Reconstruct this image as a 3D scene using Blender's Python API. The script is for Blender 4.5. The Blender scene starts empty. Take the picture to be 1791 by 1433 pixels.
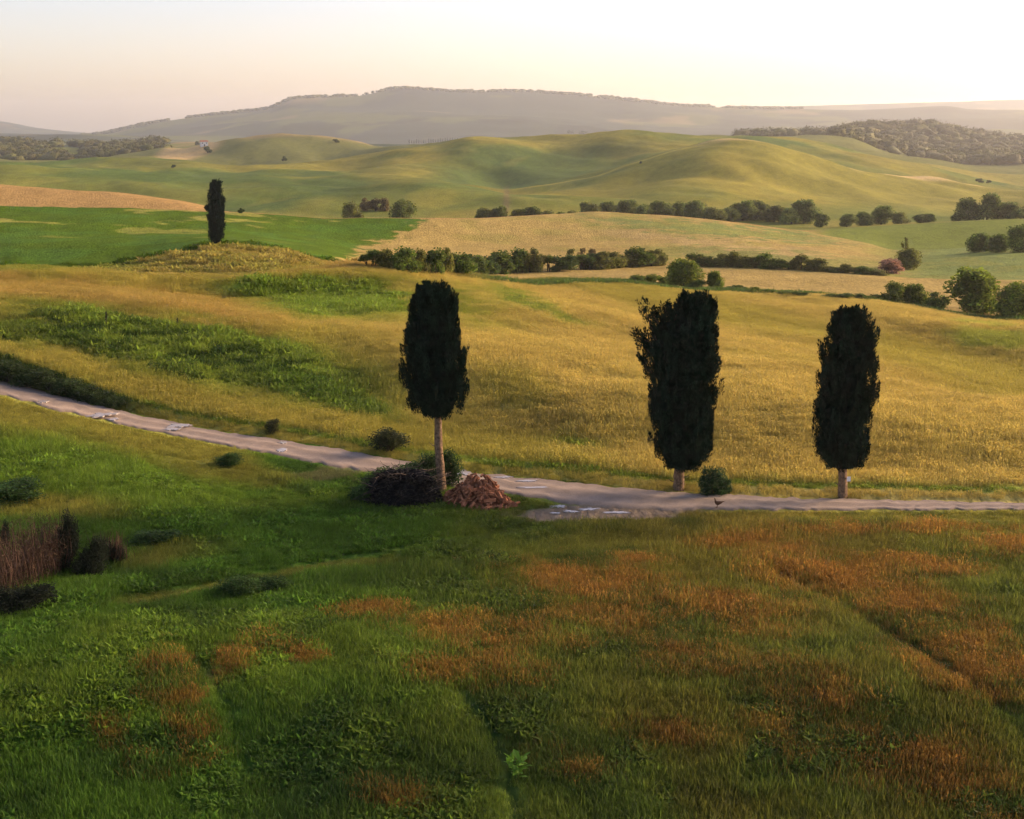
import bpy, math, random
import numpy as np
from mathutils import Vector, Matrix

SC = bpy.context.scene
COL = SC.collection
R = math.radians

# ------------------------------------------------------------------ camera
HC = 20.0                       # camera height above the road
PITCH = R(10.9)
FPX, W0, H0 = 2600.0, 1791.0, 1433.0
cam_d = bpy.data.cameras.new("camera")
cam_d.sensor_width = 36.0
cam_d.lens = 36.0 * FPX / W0
cam_d.clip_start = 0.5
cam_d.clip_end = 40000
cam = bpy.data.objects.new("camera", cam_d)
COL.objects.link(cam)
cam.location = (0, 0, HC)
cam.rotation_euler = (math.pi / 2 - PITCH, 0, 0)
SC.camera = cam

# ------------------------------------------------------------------ light
SUN_AZ, SUN_EL = R(64), R(17)   # azimuth from the viewing direction towards the right
world = bpy.data.worlds.new("World")
SC.world = world
world.use_nodes = True
nt = world.node_tree
nt.nodes.clear()
w_out = nt.nodes.new("ShaderNodeOutputWorld")
w_bg = nt.nodes.new("ShaderNodeBackground")
sky = nt.nodes.new("ShaderNodeTexSky")
sky.sky_type = 'NISHITA'
sky.sun_disc = False
sky.sun_elevation = SUN_EL
sky.sun_rotation = SUN_AZ
sky.altitude = 300
sky.air_density = 1.0
sky.dust_density = 1.4
sky.ozone_density = 1.0
w_bg.inputs[1].default_value = 0.098
w_tint = nt.nodes.new("ShaderNodeVectorMath"); w_tint.operation = 'MULTIPLY'      # evening warmth, the same over the whole sky
w_tint.inputs[1].default_value = (1.08, 0.945, 1.10)
nt.links.new(sky.outputs[0], w_tint.inputs[0])
nt.links.new(w_tint.outputs[0], w_bg.inputs[0])
nt.links.new(w_bg.outputs[0], w_out.inputs[0])

sun_d = bpy.data.lights.new("sun", 'SUN')
sun_d.energy = 3.7
sun_d.angle = R(28)
sun_d.color = (1.0, 0.76, 0.52)
sun = bpy.data.objects.new("sun", sun_d)
COL.objects.link(sun)
sdir = Vector((math.sin(SUN_AZ) * math.cos(SUN_EL), math.cos(SUN_AZ) * math.cos(SUN_EL), math.sin(SUN_EL)))
sun.rotation_euler = sdir.to_track_quat('Z', 'Y').to_euler()
sun.location = (80, 60, 60)

SC.render.engine = 'CYCLES'
SC.view_settings.view_transform = 'Standard'
SC.view_settings.look = 'None'
SC.view_settings.gamma = 1
SC.view_settings.exposure = 1.2
SC.cycles.use_denoising = True
SC.cycles.volume_bounces = 2
SC.cycles.max_bounces = 4
SC.cycles.diffuse_bounces = 2
SC.cycles.use_adaptive_sampling = True
SC.cycles.adaptive_threshold = 0.03
SC.cycles.transparent_max_bounces = 8

HAZE_DENSITY = 0.7e-4
HAZE_COLOR = (0.99, 0.96, 0.93)
HAZE_G = 0.56

# ------------------------------------------------------------------ small tools
rng = np.random.default_rng(7)
random.seed(7)
CP, SP = math.cos(PITCH), math.sin(PITCH)


def ray(px, py):
    u = (px - W0 / 2) / FPX
    v = (H0 / 2 - py) / FPX
    return u, CP + v * SP, -SP + v * CP


def pt_Y(px, py, Y):
    a, b, c = ray(px, py)
    return a / b * Y, Y, HC + c / b * Y


def project(X, Y, Z):
    yy = Y * CP - (Z - HC) * SP          # depth
    up = Y * SP + (Z - HC) * CP
    return W0 / 2 + FPX * X / yy, H0 / 2 - FPX * up / yy


def smooth(a, b, x):
    t = np.clip((x - a) / (b - a), 0, 1)
    return t * t * (3 - 2 * t)


_tabs = {}


def vnoise(x, y, seed=0):
    if seed not in _tabs:
        _tabs[seed] = np.random.default_rng(1000 + seed).random((257, 257))
        _tabs[seed][256] = _tabs[seed][0]
        _tabs[seed][:, 256] = _tabs[seed][:, 0]
    T = _tabs[seed]
    xi = np.floor(x); yi = np.floor(y)
    fx = x - xi; fy = y - yi
    fx = fx * fx * (3 - 2 * fx); fy = fy * fy * (3 - 2 * fy)
    xi = xi.astype(np.int64) % 256; yi = yi.astype(np.int64) % 256
    return ((T[xi, yi] * (1 - fx) + T[xi + 1, yi] * fx) * (1 - fy)
            + (T[xi, yi + 1] * (1 - fx) + T[xi + 1, yi + 1] * fx) * fy)


def fbm(x, y, seed=0, octv=4):
    s = 0; a = 0.5; t = 0
    for k in range(octv):
        s = s + a * vnoise(x * 2 ** k + 17.3 * k, y * 2 ** k + 5.1 * k, seed + k)
        t += a; a *= 0.5
    return s / t


def pchip_slopes(x, y):
    """monotone slopes along the last axis"""
    h = np.diff(x, axis=-1)
    d = np.diff(y, axis=-1) / h
    m = np.zeros_like(y)
    h0, h1 = h[..., :-1], h[..., 1:]
    d0, d1 = d[..., :-1], d[..., 1:]
    w1 = 2 * h1 + h0; w2 = h1 + 2 * h0
    with np.errstate(divide='ignore', invalid='ignore'):
        mm = (w1 + w2) / (w1 / d0 + w2 / d1)
    m[..., 1:-1] = np.where(d0 * d1 > 0, mm, 0)
    m[..., 0] = d[..., 0]; m[..., -1] = d[..., -1]
    return m


def hermite(t, h, y0, y1, m0, m1):
    t2 = t * t; t3 = t2 * t
    return ((2 * t3 - 3 * t2 + 1) * y0 + (t3 - 2 * t2 + t) * h * m0
            + (-2 * t3 + 3 * t2) * y1 + (t3 - t2) * h * m1)


def pchip1(x, y, q):
    x = np.asarray(x, float); y = np.asarray(y, float)
    m = pchip_slopes(x, y)
    i = np.clip(np.searchsorted(x, q) - 1, 0, len(x) - 2)
    qq = np.clip(q, x[0], x[-1])
    h = x[i + 1] - x[i]
    return hermite((qq - x[i]) / h, h, y[i], y[i + 1], m[i], m[i + 1])


def poly_at(pts, q):
    p = np.array(pts, float)
    return pchip1(p[:, 0], p[:, 1], q)


# ------------------------------------------------------------------ the lie of the land
ROAD_TOP = [(-700, 430), (-300, 575), (0, 665), (100, 692), (200, 717), (300, 738), (400, 757), (500, 771), (600, 787),
            (690, 803), (800, 824), (900, 834), (1000, 843), (1100, 853), (1200, 862), (1300, 868), (1400, 872),
            (1500, 874), (1600, 876), (1700, 879), (1791, 881), (2300, 884)]
ROAD_BOT = [(-700, 450), (-300, 598), (0, 690), (60, 707), (100, 718), (200, 740), (300, 761), (400, 781), (500, 799),
            (560, 812), (620, 822), (700, 836), (800, 852), (900, 866), (960, 876), (1000, 884), (1100, 890), (1200, 894),
            (1300, 893), (1400, 893), (1500, 893), (1600, 893), (1700, 893), (1791, 892), (2300, 893)]
ROAD_Z = [(-700, 6.0), (-300, 3.6), (0, 2.0), (300, .75), (560, .3), (700, .2), (900, .15), (1200, .1), (1791, 0), (2300, 0)]

curves = []


def cv(mode, pts, zoff=0.0):
    """mode 'Y': (px,py,Y)  mode 'z': (px,py,z)"""
    out = []
    pts = [(-900,) + tuple(pts[0][1:])] * (pts[0][0] > -900) + list(pts) + [(2700,) + tuple(pts[-1][1:])] * (pts[-1][0] < 2700)
    for px, py, q in pts:
        a, b, c = ray(px, py)
        if mode == 'Y':
            out.append((a / b, q, HC + c / b * q + zoff))
        else:
            t = (q - HC) / c
            out.append((a / b, t * b, q + zoff))
    return np.array(out)


def const_py(vals, Y):
    return [(px, py, Y) for px, py in vals]


K = []
K.append(np.array([(-2.0, 14, -2.6), (2.0, 14, -2.6)]))                                        # 0
K.append(cv('Y', [(-300, 1433, 41.4), (0, 1433, 41.6), (900, 1433, 41.9), (1791, 1433, 41.6)]))   # 1 bottom of frame
K.append(cv('Y', [(0, 1150, 52.6), (600, 1150, 53), (1200, 1150, 53), (1791, 1150, 52.5)]))      # 2
K.append(cv('Y', [(0, 985, 66.5), (300, 985, 66.5), (900, 985, 65.9), (1791, 985, 65.6)]))      # 3
xs = [-700, -300, 0, 100, 200, 300, 400, 500, 620, 700, 800, 900, 1000, 1100, 1200, 1300, 1500, 1791, 2300]
K.append(cv('z', [(x, float(poly_at(ROAD_BOT, np.array([x]))[0]) + 3, float(poly_at(ROAD_Z, np.array([x]))[0]) + .02) for x in xs]))  # 4
K.append(cv('z', [(x, float(poly_at(ROAD_TOP, np.array([x]))[0]) - 1, float(poly_at(ROAD_Z, np.array([x]))[0]) + .02) for x in xs]))  # 5
bank = K[5].copy()                                                                              # 6 bank behind the road
bx = np.array([project(a * b, b, c)[0] for a, b, c in K[5]])
lift = np.interp(bx, [-700, 0, 120, 230, 330, 600, 2300], [1.5, 1.45, 1.15, .6, .35, .25, .22])
bank[:, 1] += np.interp(bx, [-700, 0, 230, 600, 2300], [2.4, 2.2, 1.8, 1.5, 1.4]); bank[:, 2] += lift
K.append(bank)
K.append(cv('z', [(-300, 560, 5.2), (0, 590, 4.0), (200, 640, 2.7), (400, 680, 1.7), (640, 720, .9), (830, 740, .6), (1100, 770, .45), (1500, 780, .35), (1791, 780, .3)]))  # 7
K.append(cv('z', [(-300, 515, 6), (0, 525, 5.1), (200, 530, 4.8), (400, 555, 3.9), (640, 590, 2.5), (830, 640, 1.2), (1100, 700, .5), (1500, 700, .3), (1791, 700, -.4)]))  # 8
K.append(cv('z', [(-300, 497, 6), (0, 500, 5.1), (200, 508, 4.3), (400, 521, 2.7), (640, 522, 2.3), (830, 560, 1.1), (1100, 600, .1), (1500, 600, -.8), (1791, 620, -2)]))  # 9
K.append(cv('z', [(-300, 476, 6), (0, 480, 5.6), (200, 484, 5.1), (300, 487, 4.7), (400, 487, 4.5), (500, 475, 4.7), (600, 465, 4.8), (680, 469, 4.3), (760, 482, 2.8), (830, 492, 1.5), (1100, 503, -2), (1500, 527, -3.5), (1791, 560, -5)]))  # 10 crest of near field
k11 = [(-300, 0, 0)]
K.append(np.vstack([cv('Y', [(-300, 493, 188), (0, 493, 188), (300, 497, 190), (480, 492, 195), (640, 490, 205), (740, 492, 225),
                             (830, 489, 240), (1100, 496, 234), (1500, 518, 228), (1791, 548, 211)])]))                              # 11
K.append(cv('Y', [(-300, 474, 228), (0, 470, 230), (200, 462, 229), (260, 452, 231), (320, 440, 235), (375, 432, 239), (430, 436, 240), (480, 442, 241), (560, 452, 244),
                  (640, 467, 258), (830, 479, 268), (1000, 471, 280), (1160, 463, 291), (1300, 467, 287), (1500, 479, 278), (1600, 487, 274), (1791, 492, 271)]))   # 12 mound / hedge line
K.append(cv('Y', [(-300, 402, 296), (0, 402, 297), (375, 402, 317), (560, 420, 326), (640, 430, 326), (830, 427, 338), (1100, 425, 344), (1400, 436, 336), (1500, 447, 331), (1600, 457, 324), (1700, 450, 328), (1791, 443, 333)]))  # 13
K.append(cv('Y', [(-300, 352, 356), (0, 358, 358), (200, 364, 361), (420, 374, 363), (600, 381, 372), (740, 384, 373), (900, 381, 388), (1050, 373, 409),
                  (1200, 381, 404), (1400, 402, 402), (1500, 418, 385), (1570, 434, 372), (1650, 434, 374), (1791, 425, 388)]))  # 14
K.append(cv('Y', [(-300, 312, 408), (0, 325, 404), (150, 337, 396), (300, 352, 384), (420, 376, 378), (600, 385, 388), (900, 385, 404), (1050, 378, 424), (1200, 387, 420),
                  (1400, 406, 440), (1500, 402, 442), (1600, 398, 450), (1791, 389, 462)]))  # 15
K.append(cv('Y', const_py([(0, 379), (600, 380), (900, 381), (1300, 386), (1791, 383)], 560)))  # 16 valley floor
K.append(cv('Y', const_py([(-300, 316), (0, 320), (300, 332), (600, 346), (760, 348), (880, 352), (1000, 340), (1250, 322), (1450, 338), (1600, 354), (1791, 366)], 680)))
K.append(cv('Y', const_py([(-300, 297), (0, 303), (300, 313), (600, 320), (760, 318), (880, 330), (950, 317), (1000, 305), (1100, 284), (1200, 263), (1250, 257), (1330, 261), (1450, 280), (1600, 304), (1700, 322), (1791, 337), (2100, 345)], 840)))  # 18
K.append(cv('Y', const_py([(-300, 290), (0, 293), (300, 304), (460, 309), (600, 303), (700, 290), (760, 292), (880, 306), (1000, 303), (1100, 291), (1200, 276), (1250, 271), (1330, 274), (1450, 290), (1600, 308), (1791, 338)], 960)))
K.append(cv('Y', const_py([(-300, 280), (0, 284), (150, 288), (330, 297), (460, 302), (560, 298), (640, 281), (700, 268), (760, 262), (830, 243), (900, 240), (1000, 238), (1090, 230), (1200, 236), (1290, 243), (1400, 256), (1500, 271), (1600, 290), (1791, 322)], 1180)))  # 20
K.append(cv('Y', const_py([(-300, 288), (0, 291), (150, 294), (330, 304), (460, 309), (560, 306), (640, 291), (700, 279), (760, 272), (830, 256), (900, 252), (1000, 250), (1090, 244), (1200, 246), (1290, 250), (1400, 256), (1500, 268), (1600, 285), (1791, 305)], 1340)))
K.append(cv('Y', const_py([(-300, 284), (0, 282), (130, 284), (200, 279), (350, 261), (420, 250), (480, 243), (560, 247), (620, 250), (680, 256), (760, 259), (830, 252), (1000, 247), (1090, 240), (1200, 239), (1290, 240), (1400, 240), (1480, 246), (1560, 270), (1640, 288), (1791, 291)], 1750)))  # 22
K.append(cv('Y', const_py([(0, 284), (130, 285), (200, 278), (350, 268), (480, 256), (680, 262), (1000, 255), (1290, 246), (1400, 243), (1480, 243), (1560, 262), (1640, 277), (1791, 280)], 2050)))
K.append(cv('Y', const_py([(0, 252), (100, 254), (200, 257), (290, 250), (350, 249), (500, 254), (700, 256), (800, 256), (1000, 255), (1200, 250), (1290, 244), (1440, 240), (1500, 226), (1600, 221), (1680, 234), (1791, 250), (2000, 262)], 2600)))  # 24
K.append(cv('Y', const_py([(0, 257), (290, 255), (700, 257), (1200, 255), (1440, 246), (1600, 236), (1791, 256)], 3300)))
K.append(cv('Y', const_py([(0, 247), (300, 249), (700, 251), (1200, 245), (1500, 242), (1791, 240)], 4600)))
K.append(cv('Y', const_py([(0, 240), (150, 242), (300, 231), (515, 212), (700, 204), (900, 205), (1100, 212), (1300, 219), (1500, 216), (1791, 216)], 5800)))
K.append(cv('Y', const_py([(-300, 240), (0, 238), (100, 238), (150, 236), (250, 218), (330, 208), (400, 200), (470, 191), (515, 174), (620, 171), (700, 157), (800, 162), (900, 161), (1000, 167), (1080, 174), (1180, 185), (1300, 190), (1400, 192), (1500, 193), (1560, 191), (1650, 189), (1700, 195), (1791, 197)], 7300)))  # 28
K.append(cv('Y', const_py([(0, 250), (700, 210), (1300, 215), (1791, 220)], 8600)))
K.append(cv('Y', const_py([(-300, 205), (0, 212), (60, 222), (150, 233), (250, 240), (600, 235), (1200, 200), (1330, 189), (1450, 184), (1600, 180), (1791, 175), (2300, 178)], 10500)))  # 30
K.append(cv('Y', const_py([(0, 240), (1791, 240)], 12500)))

# grid: columns in X/Y, rows in Y
sc_in = np.arange(-0.46, 0.4601, 0.0018)
sc_out = np.geomspace(0.47, 1.0, 22)
S = np.concatenate([-sc_out[::-1], sc_in, sc_out])
YR = np.concatenate([np.arange(14, 38, 1.5), np.arange(38, 125, .22), np.arange(125, 260, .55), np.arange(260, 480, 1.1),
                     np.arange(480, 1200, 4.5), np.geomspace(1200, 12500, 190)])
nS, nY = len(S), len(YR)
KY = np.zeros((nS, len(K))); KZ = np.zeros((nS, len(K)))
for k, c in enumerate(K):
    KY[:, k] = pchip1(c[:, 0], c[:, 1], S)
    KZ[:, k] = pchip1(c[:, 0], c[:, 2], S)
for k in range(1, len(K)):
    KY[:, k] = np.maximum(KY[:, k], KY[:, k - 1] + 0.6)
KM = pchip_slopes(KY, KZ)
# evaluate
Zg = np.zeros((nS, nY)); Lg = np.zeros((nS, nY))
for i in range(nS):
    j = np.clip(np.searchsorted(KY[i], YR, side='right') - 1, 0, len(K) - 2)
    h = KY[i][j + 1] - KY[i][j]
    t = np.clip((YR - KY[i][j]) / h, 0, 1)
    Zg[i] = hermite(t, h, KZ[i][j], KZ[i][j + 1], KM[i][j], KM[i][j + 1])
    Lg[i] = j + t
Xg = S[:, None] * YR[None, :]
Yg = np.broadcast_to(YR[None, :], Xg.shape)
PXg, PYg = project(Xg, Yg, Zg)

# relief that the eye reads as folds and furrows
roadm = np.exp(-np.maximum(0, np.maximum(4 - Lg, Lg - 5)) * 6)          # 1 on the road
near = smooth(.0, .2, np.abs(Lg - 4.5) - .5)
Zg = Zg + near * (Yg < 130) * (fbm(Xg / 5, Yg / 5, 3) - .5) * .42
Zg = Zg + near * smooth(90, 110, Yg) * (1 - smooth(220, 300, Yg)) * (fbm(Xg / 14 + .35 * Yg / 14, Yg / 30, 9) - .5) * 1.7
# diagonal folds running down the wheat field
ff = np.sin((Xg * .72 + Yg * .34) / 8.5 + 4.2 * fbm(Xg / 60, Yg / 60, 21)) * (.25 + 1.1 * fbm(Xg / 30, Yg / 45, 22)) * 1.9
Zg = Zg + ff * smooth(6.2, 7.5, Lg) * (1 - smooth(9.0, 9.8, Lg)) * smooth(500, 900, PXg)
Zg = Zg + smooth(240, 290, Yg) * (1 - smooth(420, 470, Yg)) * (fbm(Xg / 40, Yg / 50, 31) - .5) * 2.2
hm = smooth(500, 640, Yg) * (1 - smooth(2100, 2600, Yg))
Zg = Zg + hm * (fbm(Xg / 110 + .3 * Yg / 130, Yg / 190, 41) - .5) * 22
Zg = Zg - hm * np.abs(vnoise(Xg / 90 - .5 * Yg / 90, Yg / 260, 44) - .5) * -7
mm_ = smooth(3600, 5000, Yg)
Zg = Zg + mm_ * (fbm(Xg / 700, Yg / 700, 51) - .5) * 75 * (1 - smooth(8600, 10500, Yg) * .7) * (1 - .75 * np.exp(-((Yg - 7300) / 500) ** 2))
# wheel ruts pressed into the meadow: centre lines in plan, from measured points
RUTS = [[(340, 1140), (372, 1180), (400, 1235), (425, 1285), (440, 1340)],
        [(815, 1215), (850, 1260), (885, 1330), (905, 1433)],
        [(1370, 1010), (1460, 1050), (1560, 1110), (1660, 1170), (1791, 1275), (1900, 1360)],
        [(190, 1070), (330, 1030), (450, 1000), (600, 975), (760, 945), (900, 930)]]


def Zbase(s, Y):
    fi = np.interp(s, S, np.arange(nS)); fj = np.interp(Y, YR, np.arange(nY))
    i = np.clip(fi.astype(int), 0, nS - 2); j = np.clip(fj.astype(int), 0, nY - 2)
    a = fi - i; b = fj - j
    return (Zg[i, j] * (1 - a) + Zg[i + 1, j] * a) * (1 - b) + (Zg[i, j + 1] * (1 - a) + Zg[i + 1, j + 1] * a) * b


def hit(px, py):
    """first point of the land behind an image point"""
    a, b, c = ray(px, py)
    s = a / b
    Yq = YR
    zq = Zbase(np.full(nY, s), Yq)
    zr = HC + c / b * Yq
    w = np.where(zq >= zr)[0]
    if len(w) == 0:
        return None
    j = w[0]
    if j == 0:
        return s * Yq[0], Yq[0], zq[0]
    d0 = zr[j - 1] - zq[j - 1]; d1 = zq[j] - zr[j]
    t = d0 / (d0 + d1 + 1e-9)
    Yv = Yq[j - 1] + t * (Yq[j] - Yq[j - 1])
    return s * Yv, Yv, float(Zbase(np.array([s]), np.array([Yv]))[0])


def ground(X, Y):
    X = np.atleast_1d(np.asarray(X, float)); Y = np.atleast_1d(np.asarray(Y, float))
    return Zbase(X / Y, Y)


def g1(X, Y):
    return float(ground(X, Y)[0])


def seg_dist(X, Y, P):
    d = np.full(X.shape, 1e9)
    for (x0, y0), (x1, y1) in zip(P[:-1], P[1:]):
        vx, vy = x1 - x0, y1 - y0
        t = np.clip(((X - x0) * vx + (Y - y0) * vy) / (vx * vx + vy * vy + 1e-9), 0, 1)
        d = np.minimum(d, np.hypot(X - x0 - t * vx, Y - y0 - t * vy))
    return d


rut_xy = []
for Rr in RUTS:
    P = [hit(*q) for q in Rr]
    rut_xy.append([(p[0], p[1]) for p in P if p])
fg = YR < 90
rut_d = np.full(Xg.shape, 99.0)
rut_d[:, fg] = np.min([seg_dist(Xg[:, fg] + (fbm(Xg[:, fg] / 2, Yg[:, fg] / 2, 77) - .5) * 1.0, Yg[:, fg], P) for P in rut_xy], axis=0)
Zg = Zg - .10 * np.exp(-(rut_d / .35) ** 2)
PXg, PYg = project(Xg, Yg, Zg)


# ------------------------------------------------------------------ what grows where (surface colours, some light and shade painted in)
def lerp(a, b, t):
    return a + (b - a) * t[..., None]


def ell(px, py, cx, cy, rx, ry, ang=0):
    c, s = math.cos(R(ang)), math.sin(R(ang))
    x = (px - cx) * c + (py - cy) * s
    y = -(px - cx) * s + (py - cy) * c
    return np.sqrt((x / rx) ** 2 + (y / ry) ** 2)


WHEAT = np.array((.42, .33, .088)); WHEAT2 = np.array((.37, .255, .07)); GOLDG = np.array((.275, .245, .045))
GREEN = np.array((.135, .205, .022)); LUSH = np.array((.08, .165, .018)); DEEP = np.array((.03, .065, .014))
CROP = np.array((.075, .125, .003)); RUST = np.array((.31, .145, .035)); OLIVE = np.array((.17, .155, .03))
HILL = np.array((.17, .18, .03)); HILL2 = np.array((.27, .22, .035)); HILLG = np.array((.09, .135, .03))
TAN = np.array((.36, .25, .10)); WOOD = np.array((.05, .065, .035)); SOIL = np.array((.22, .155, .10))

RED_PATCHES = [(1060, 1030, 120, 32, 8), (1000, 1010, 60, 16, 0), (840, 1110, 120, 26, 2), (1310, 955, 80, 13, -4), (1400, 962, 40, 10, -12),
               (1450, 1010, 130, 32, 8), (1620, 1085, 110, 42, 20), (1600, 1000, 90, 16, 0), (1700, 1170, 120, 50, 20), (1230, 1160, 90, 24, 12),
               (1400, 1200, 110, 32, 12), (1550, 1320, 190, 48, 12), (1700, 1390, 130, 40, 14), (310, 1190, 42, 42, 60), (430, 1155, 55, 16, -38),
               (525, 1143, 32, 20, 8), (260, 1335, 30, 22, 0), (330, 1300, 40, 40, 0), (190, 1275, 24, 22, 0), (1050, 1085, 90, 18, 6), (1250, 1060, 120, 18, 6),
               (780, 1180, 70, 16, 8), (1120, 985, 60, 10, 0), (650, 1075, 60, 12, 0), (1760, 960, 70, 12, 0), (1560, 930, 160, 8, 0), (900, 1170, 60, 18, 14), (1330, 1110, 60, 14, 8),
               (700, 1390, 70, 24, 10), (1000, 1330, 80, 22, 10), (1180, 1290, 80, 22, 12)]


def albedo(px, py, X, Y, L, dith=None):
    n1 = fbm(X / 3, Y / 3, 61); n2 = fbm(X / 11, Y / 11, 62); n3 = fbm(X / 1.1, Y / 1.1, 63, 3)
    jx = px + (n2 - .5) * 70 + (n3 - .5) * 26; jy = py + (n1 - .5) * 34 + (n3 - .5) * 14
    c = np.zeros(px.shape + (3,)); c[:] = GREEN
    # --- foreground meadow
    m = smooth(450, 1150, jx) * (1 - smooth(1120, 1420, jy) * .55)
    c = lerp(c, OLIVE, m * .65)
    c = lerp(c, GOLDG, smooth(985, 905, jy) * smooth(950, 1350, jx) * .9)
    c = lerp(c, LUSH, smooth(.56, .4, n2) * smooth(900, 500, jx) * .8)
    c = lerp(c, DEEP, smooth(.5, .36, n1) * .5)
    c = lerp(c, DEEP, smooth(1160, 1380, jy) * smooth(300, 560, jx) * (.35 + .55 * smooth(.58, .42, n2)))  # deep growth, with vignette darkening painted in towards the frame bottom
    dr = np.full(px.shape, 9.0)
    for cx, cy, rx, ry, an in RED_PATCHES:
        dr = np.minimum(dr, ell(jx, jy, cx, cy, rx, ry, an))
    fr_ = fbm(X / .7, Y / .7, 64, 3); br = smooth(.36, .62, .55 * n1 + .45 * fr_)
    RU = RUST * (1 - .38 * smooth(1050, 1330, jy))[..., None]  # rust darkened towards the frame bottom, vignette painted into the colour
    rm = np.clip(smooth(1.85, .3, dr + (n1 - .5) * 1.4) * (.25 + 1.0 * br), 0, .92)
    if dith is not None:
        rm = np.where(rm * .82 > dith, .45 + .4 * rm, .10 * rm)
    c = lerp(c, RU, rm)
    c = lerp(c, RUST * .8, smooth(.52, .66, .6 * n2 + .4 * n1) * smooth(800, 1300, jx) * .25)
    # bank left of the road: sunlit tops painted yellow, green slope
    lb = smooth(470, 380, jx) * smooth(930, 880, jy)
    c = lerp(c, GREEN * 1.2, lb)
    c = lerp(c, GOLDG * 1.1, lb * np.maximum(smooth(60, 5, np.abs(jy - (715 + .2 * px))), smooth(26, 8, np.abs(jy - 890)) * smooth(260, 120, jx)) * .95)
    c = lerp(c, GOLDG * 1.05, lb * smooth(.45, .62, n2) * .6)
    c = lerp(c, GOLDG * .9, smooth(1.2, .4, ell(jx, jy, 400, 830, 130, 30, 10)) * .7)
    c = lerp(c, OLIVE * 1.1, smooth(1.2, .5, ell(jx, jy, 300, 970, 110, 22, -8)) * .7)
    c = lerp(c, LUSH, smooth(1.2, .6, ell(jx, jy, 560, 950, 240, 60, -6)) * .75)
    c = lerp(c, OLIVE, smooth(14, 3, np.abs(jy - (1085 - .16 * px))) * smooth(150, 250, jx) * smooth(760, 640, jx) * .7)
    c = lerp(c, DEEP, smooth(1.1, .7, ell(jx, jy, 440, 1022, 60, 18, 10)) * .8)  # weed shadow painted into the ground colour
    # lay-by soil
    lay = smooth(1.2, .85, ell(px + (n1 - .5) * 90, py + (n3 - .5) * 16 + (n1 - .5) * 10, 1060, 899, 165, 17, -2))
    c = lerp(c, SOIL * 1.15, lay * .95 * smooth(.25, .42, n3 + .15 * lay))
    tr = smooth(1.2, .6, ell(jx, jy, 570, 828, 90, 10, -6)); c = lerp(c, SOIL, tr * .5)
    # --- near wheat field beyond the road
    f = np.zeros_like(c); f[:] = WHEAT
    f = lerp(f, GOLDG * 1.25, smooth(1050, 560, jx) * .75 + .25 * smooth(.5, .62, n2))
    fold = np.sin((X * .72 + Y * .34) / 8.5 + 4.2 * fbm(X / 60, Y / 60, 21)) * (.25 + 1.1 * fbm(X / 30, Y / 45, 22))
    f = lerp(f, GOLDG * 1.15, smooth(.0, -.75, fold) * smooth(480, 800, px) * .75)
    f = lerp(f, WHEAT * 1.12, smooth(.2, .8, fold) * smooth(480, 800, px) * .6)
    st = fbm(X / 1.2 + Y / 3.0, Y / 14 - X / 20, 65, 3); f = f * (.86 + .28 * st)[..., None]
    f = lerp(f, GREEN * 1.15, smooth(1.25, .55, ell(jx, jy, 330, 605, 360, 70, 14)) * .9)
    f = lerp(f, LUSH * .9, smooth(1.2, .5, ell(jx, jy, 560, 690, 170, 26, 20)) * .8)
    f = lerp(f, LUSH * .8, smooth(1.2, .5, ell(jx, jy, 60, 590, 150, 28, 8)) * .8)
    hol = smooth(8.25, 8.7, L) * smooth(9.93, 9.6, L) * smooth(330, 430, px) * smooth(980, 760, px)
    f = lerp(f, GREEN * np.array((1.45, 1.15, 1.2)), hol * (.35 + .6 * smooth(.38, .6, n1)))
    f = lerp(f, GOLDG * np.array((.9, 1, 1)), smooth(6.1, 6.6, L) * smooth(7.9, 7.3, L) * smooth(900, 500, px) * .15)
    f = lerp(f, WHEAT, smooth(.22, .05, np.abs(L - 8.1)) * smooth(1100, 900, px) * .65)
    f = lerp(f, DEEP, smooth(1.25, .6, ell(jx, jy, 300, 615, 330, 40, 12)) * smooth(.53, .40, n3) * .8)
    f = lerp(f, GREEN * 1.3, smooth(1.25, .5, ell(jx, jy, 545, 520, 190, 38, 8)) * .8)
    f = lerp(f, GREEN * 1.2, smooth(1.25, .5, ell(jx, jy, 930, 535, 110, 12, 22)) * .7)
    f = lerp(f, GOLDG, smooth(1.25, .5, ell(jx, jy, 900, 680, 90, 40, 12)) * .7)
    f = lerp(f, GOLDG, smooth(1.25, .5, ell(jx, jy, 820, 770, 260, 28, 6)) * .6)
    f = lerp(f, GREEN, smooth(1.2, .4, ell(jx, jy, 1020, 775, 60, 10, 4)) * .7)
    f = lerp(f, GREEN * 1.1, smooth(.16, .04, np.abs(L - 6.0)) * .8)
    f = lerp(f, DEEP, (L < 6.05) * smooth(330, 180, jx) * .75)  # shade on the bank face painted in as deep green
    f = lerp(f, WHEAT2, smooth(40, 8, np.abs(jy - (498 + .12 * px))) * smooth(560, 380, jx) * .8)
    f = lerp(f, GREEN * 1.7, smooth(1.2, .5, ell(jx, jy, 1740, 590, 110, 22, 6)) * .5)
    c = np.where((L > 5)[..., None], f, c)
    # --- beyond the crest: strip and tan field / mound
    g = np.zeros_like(c); g[:] = WHEAT2
    g = lerp(g, GOLDG * 1.05, smooth(640, 520, px) * (.55 + .4 * smooth(.4, .6, n1)))
    g = lerp(g, HILLG * 1.1, smooth(.42, .1, L - 10) * smooth(700, 900, px))
    g = lerp(g, OLIVE * 1.4, smooth(1.2, .5, ell(jx, jy, 330, 470, 230, 24, 6)) * .55 * smooth(.4, .55, n1))
    g = lerp(g, GREEN, smooth(12, 4, np.abs(jy - 468)) * smooth(300, 180, jx) * .6)
    c = np.where((L > 10)[..., None], g, c)
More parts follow.
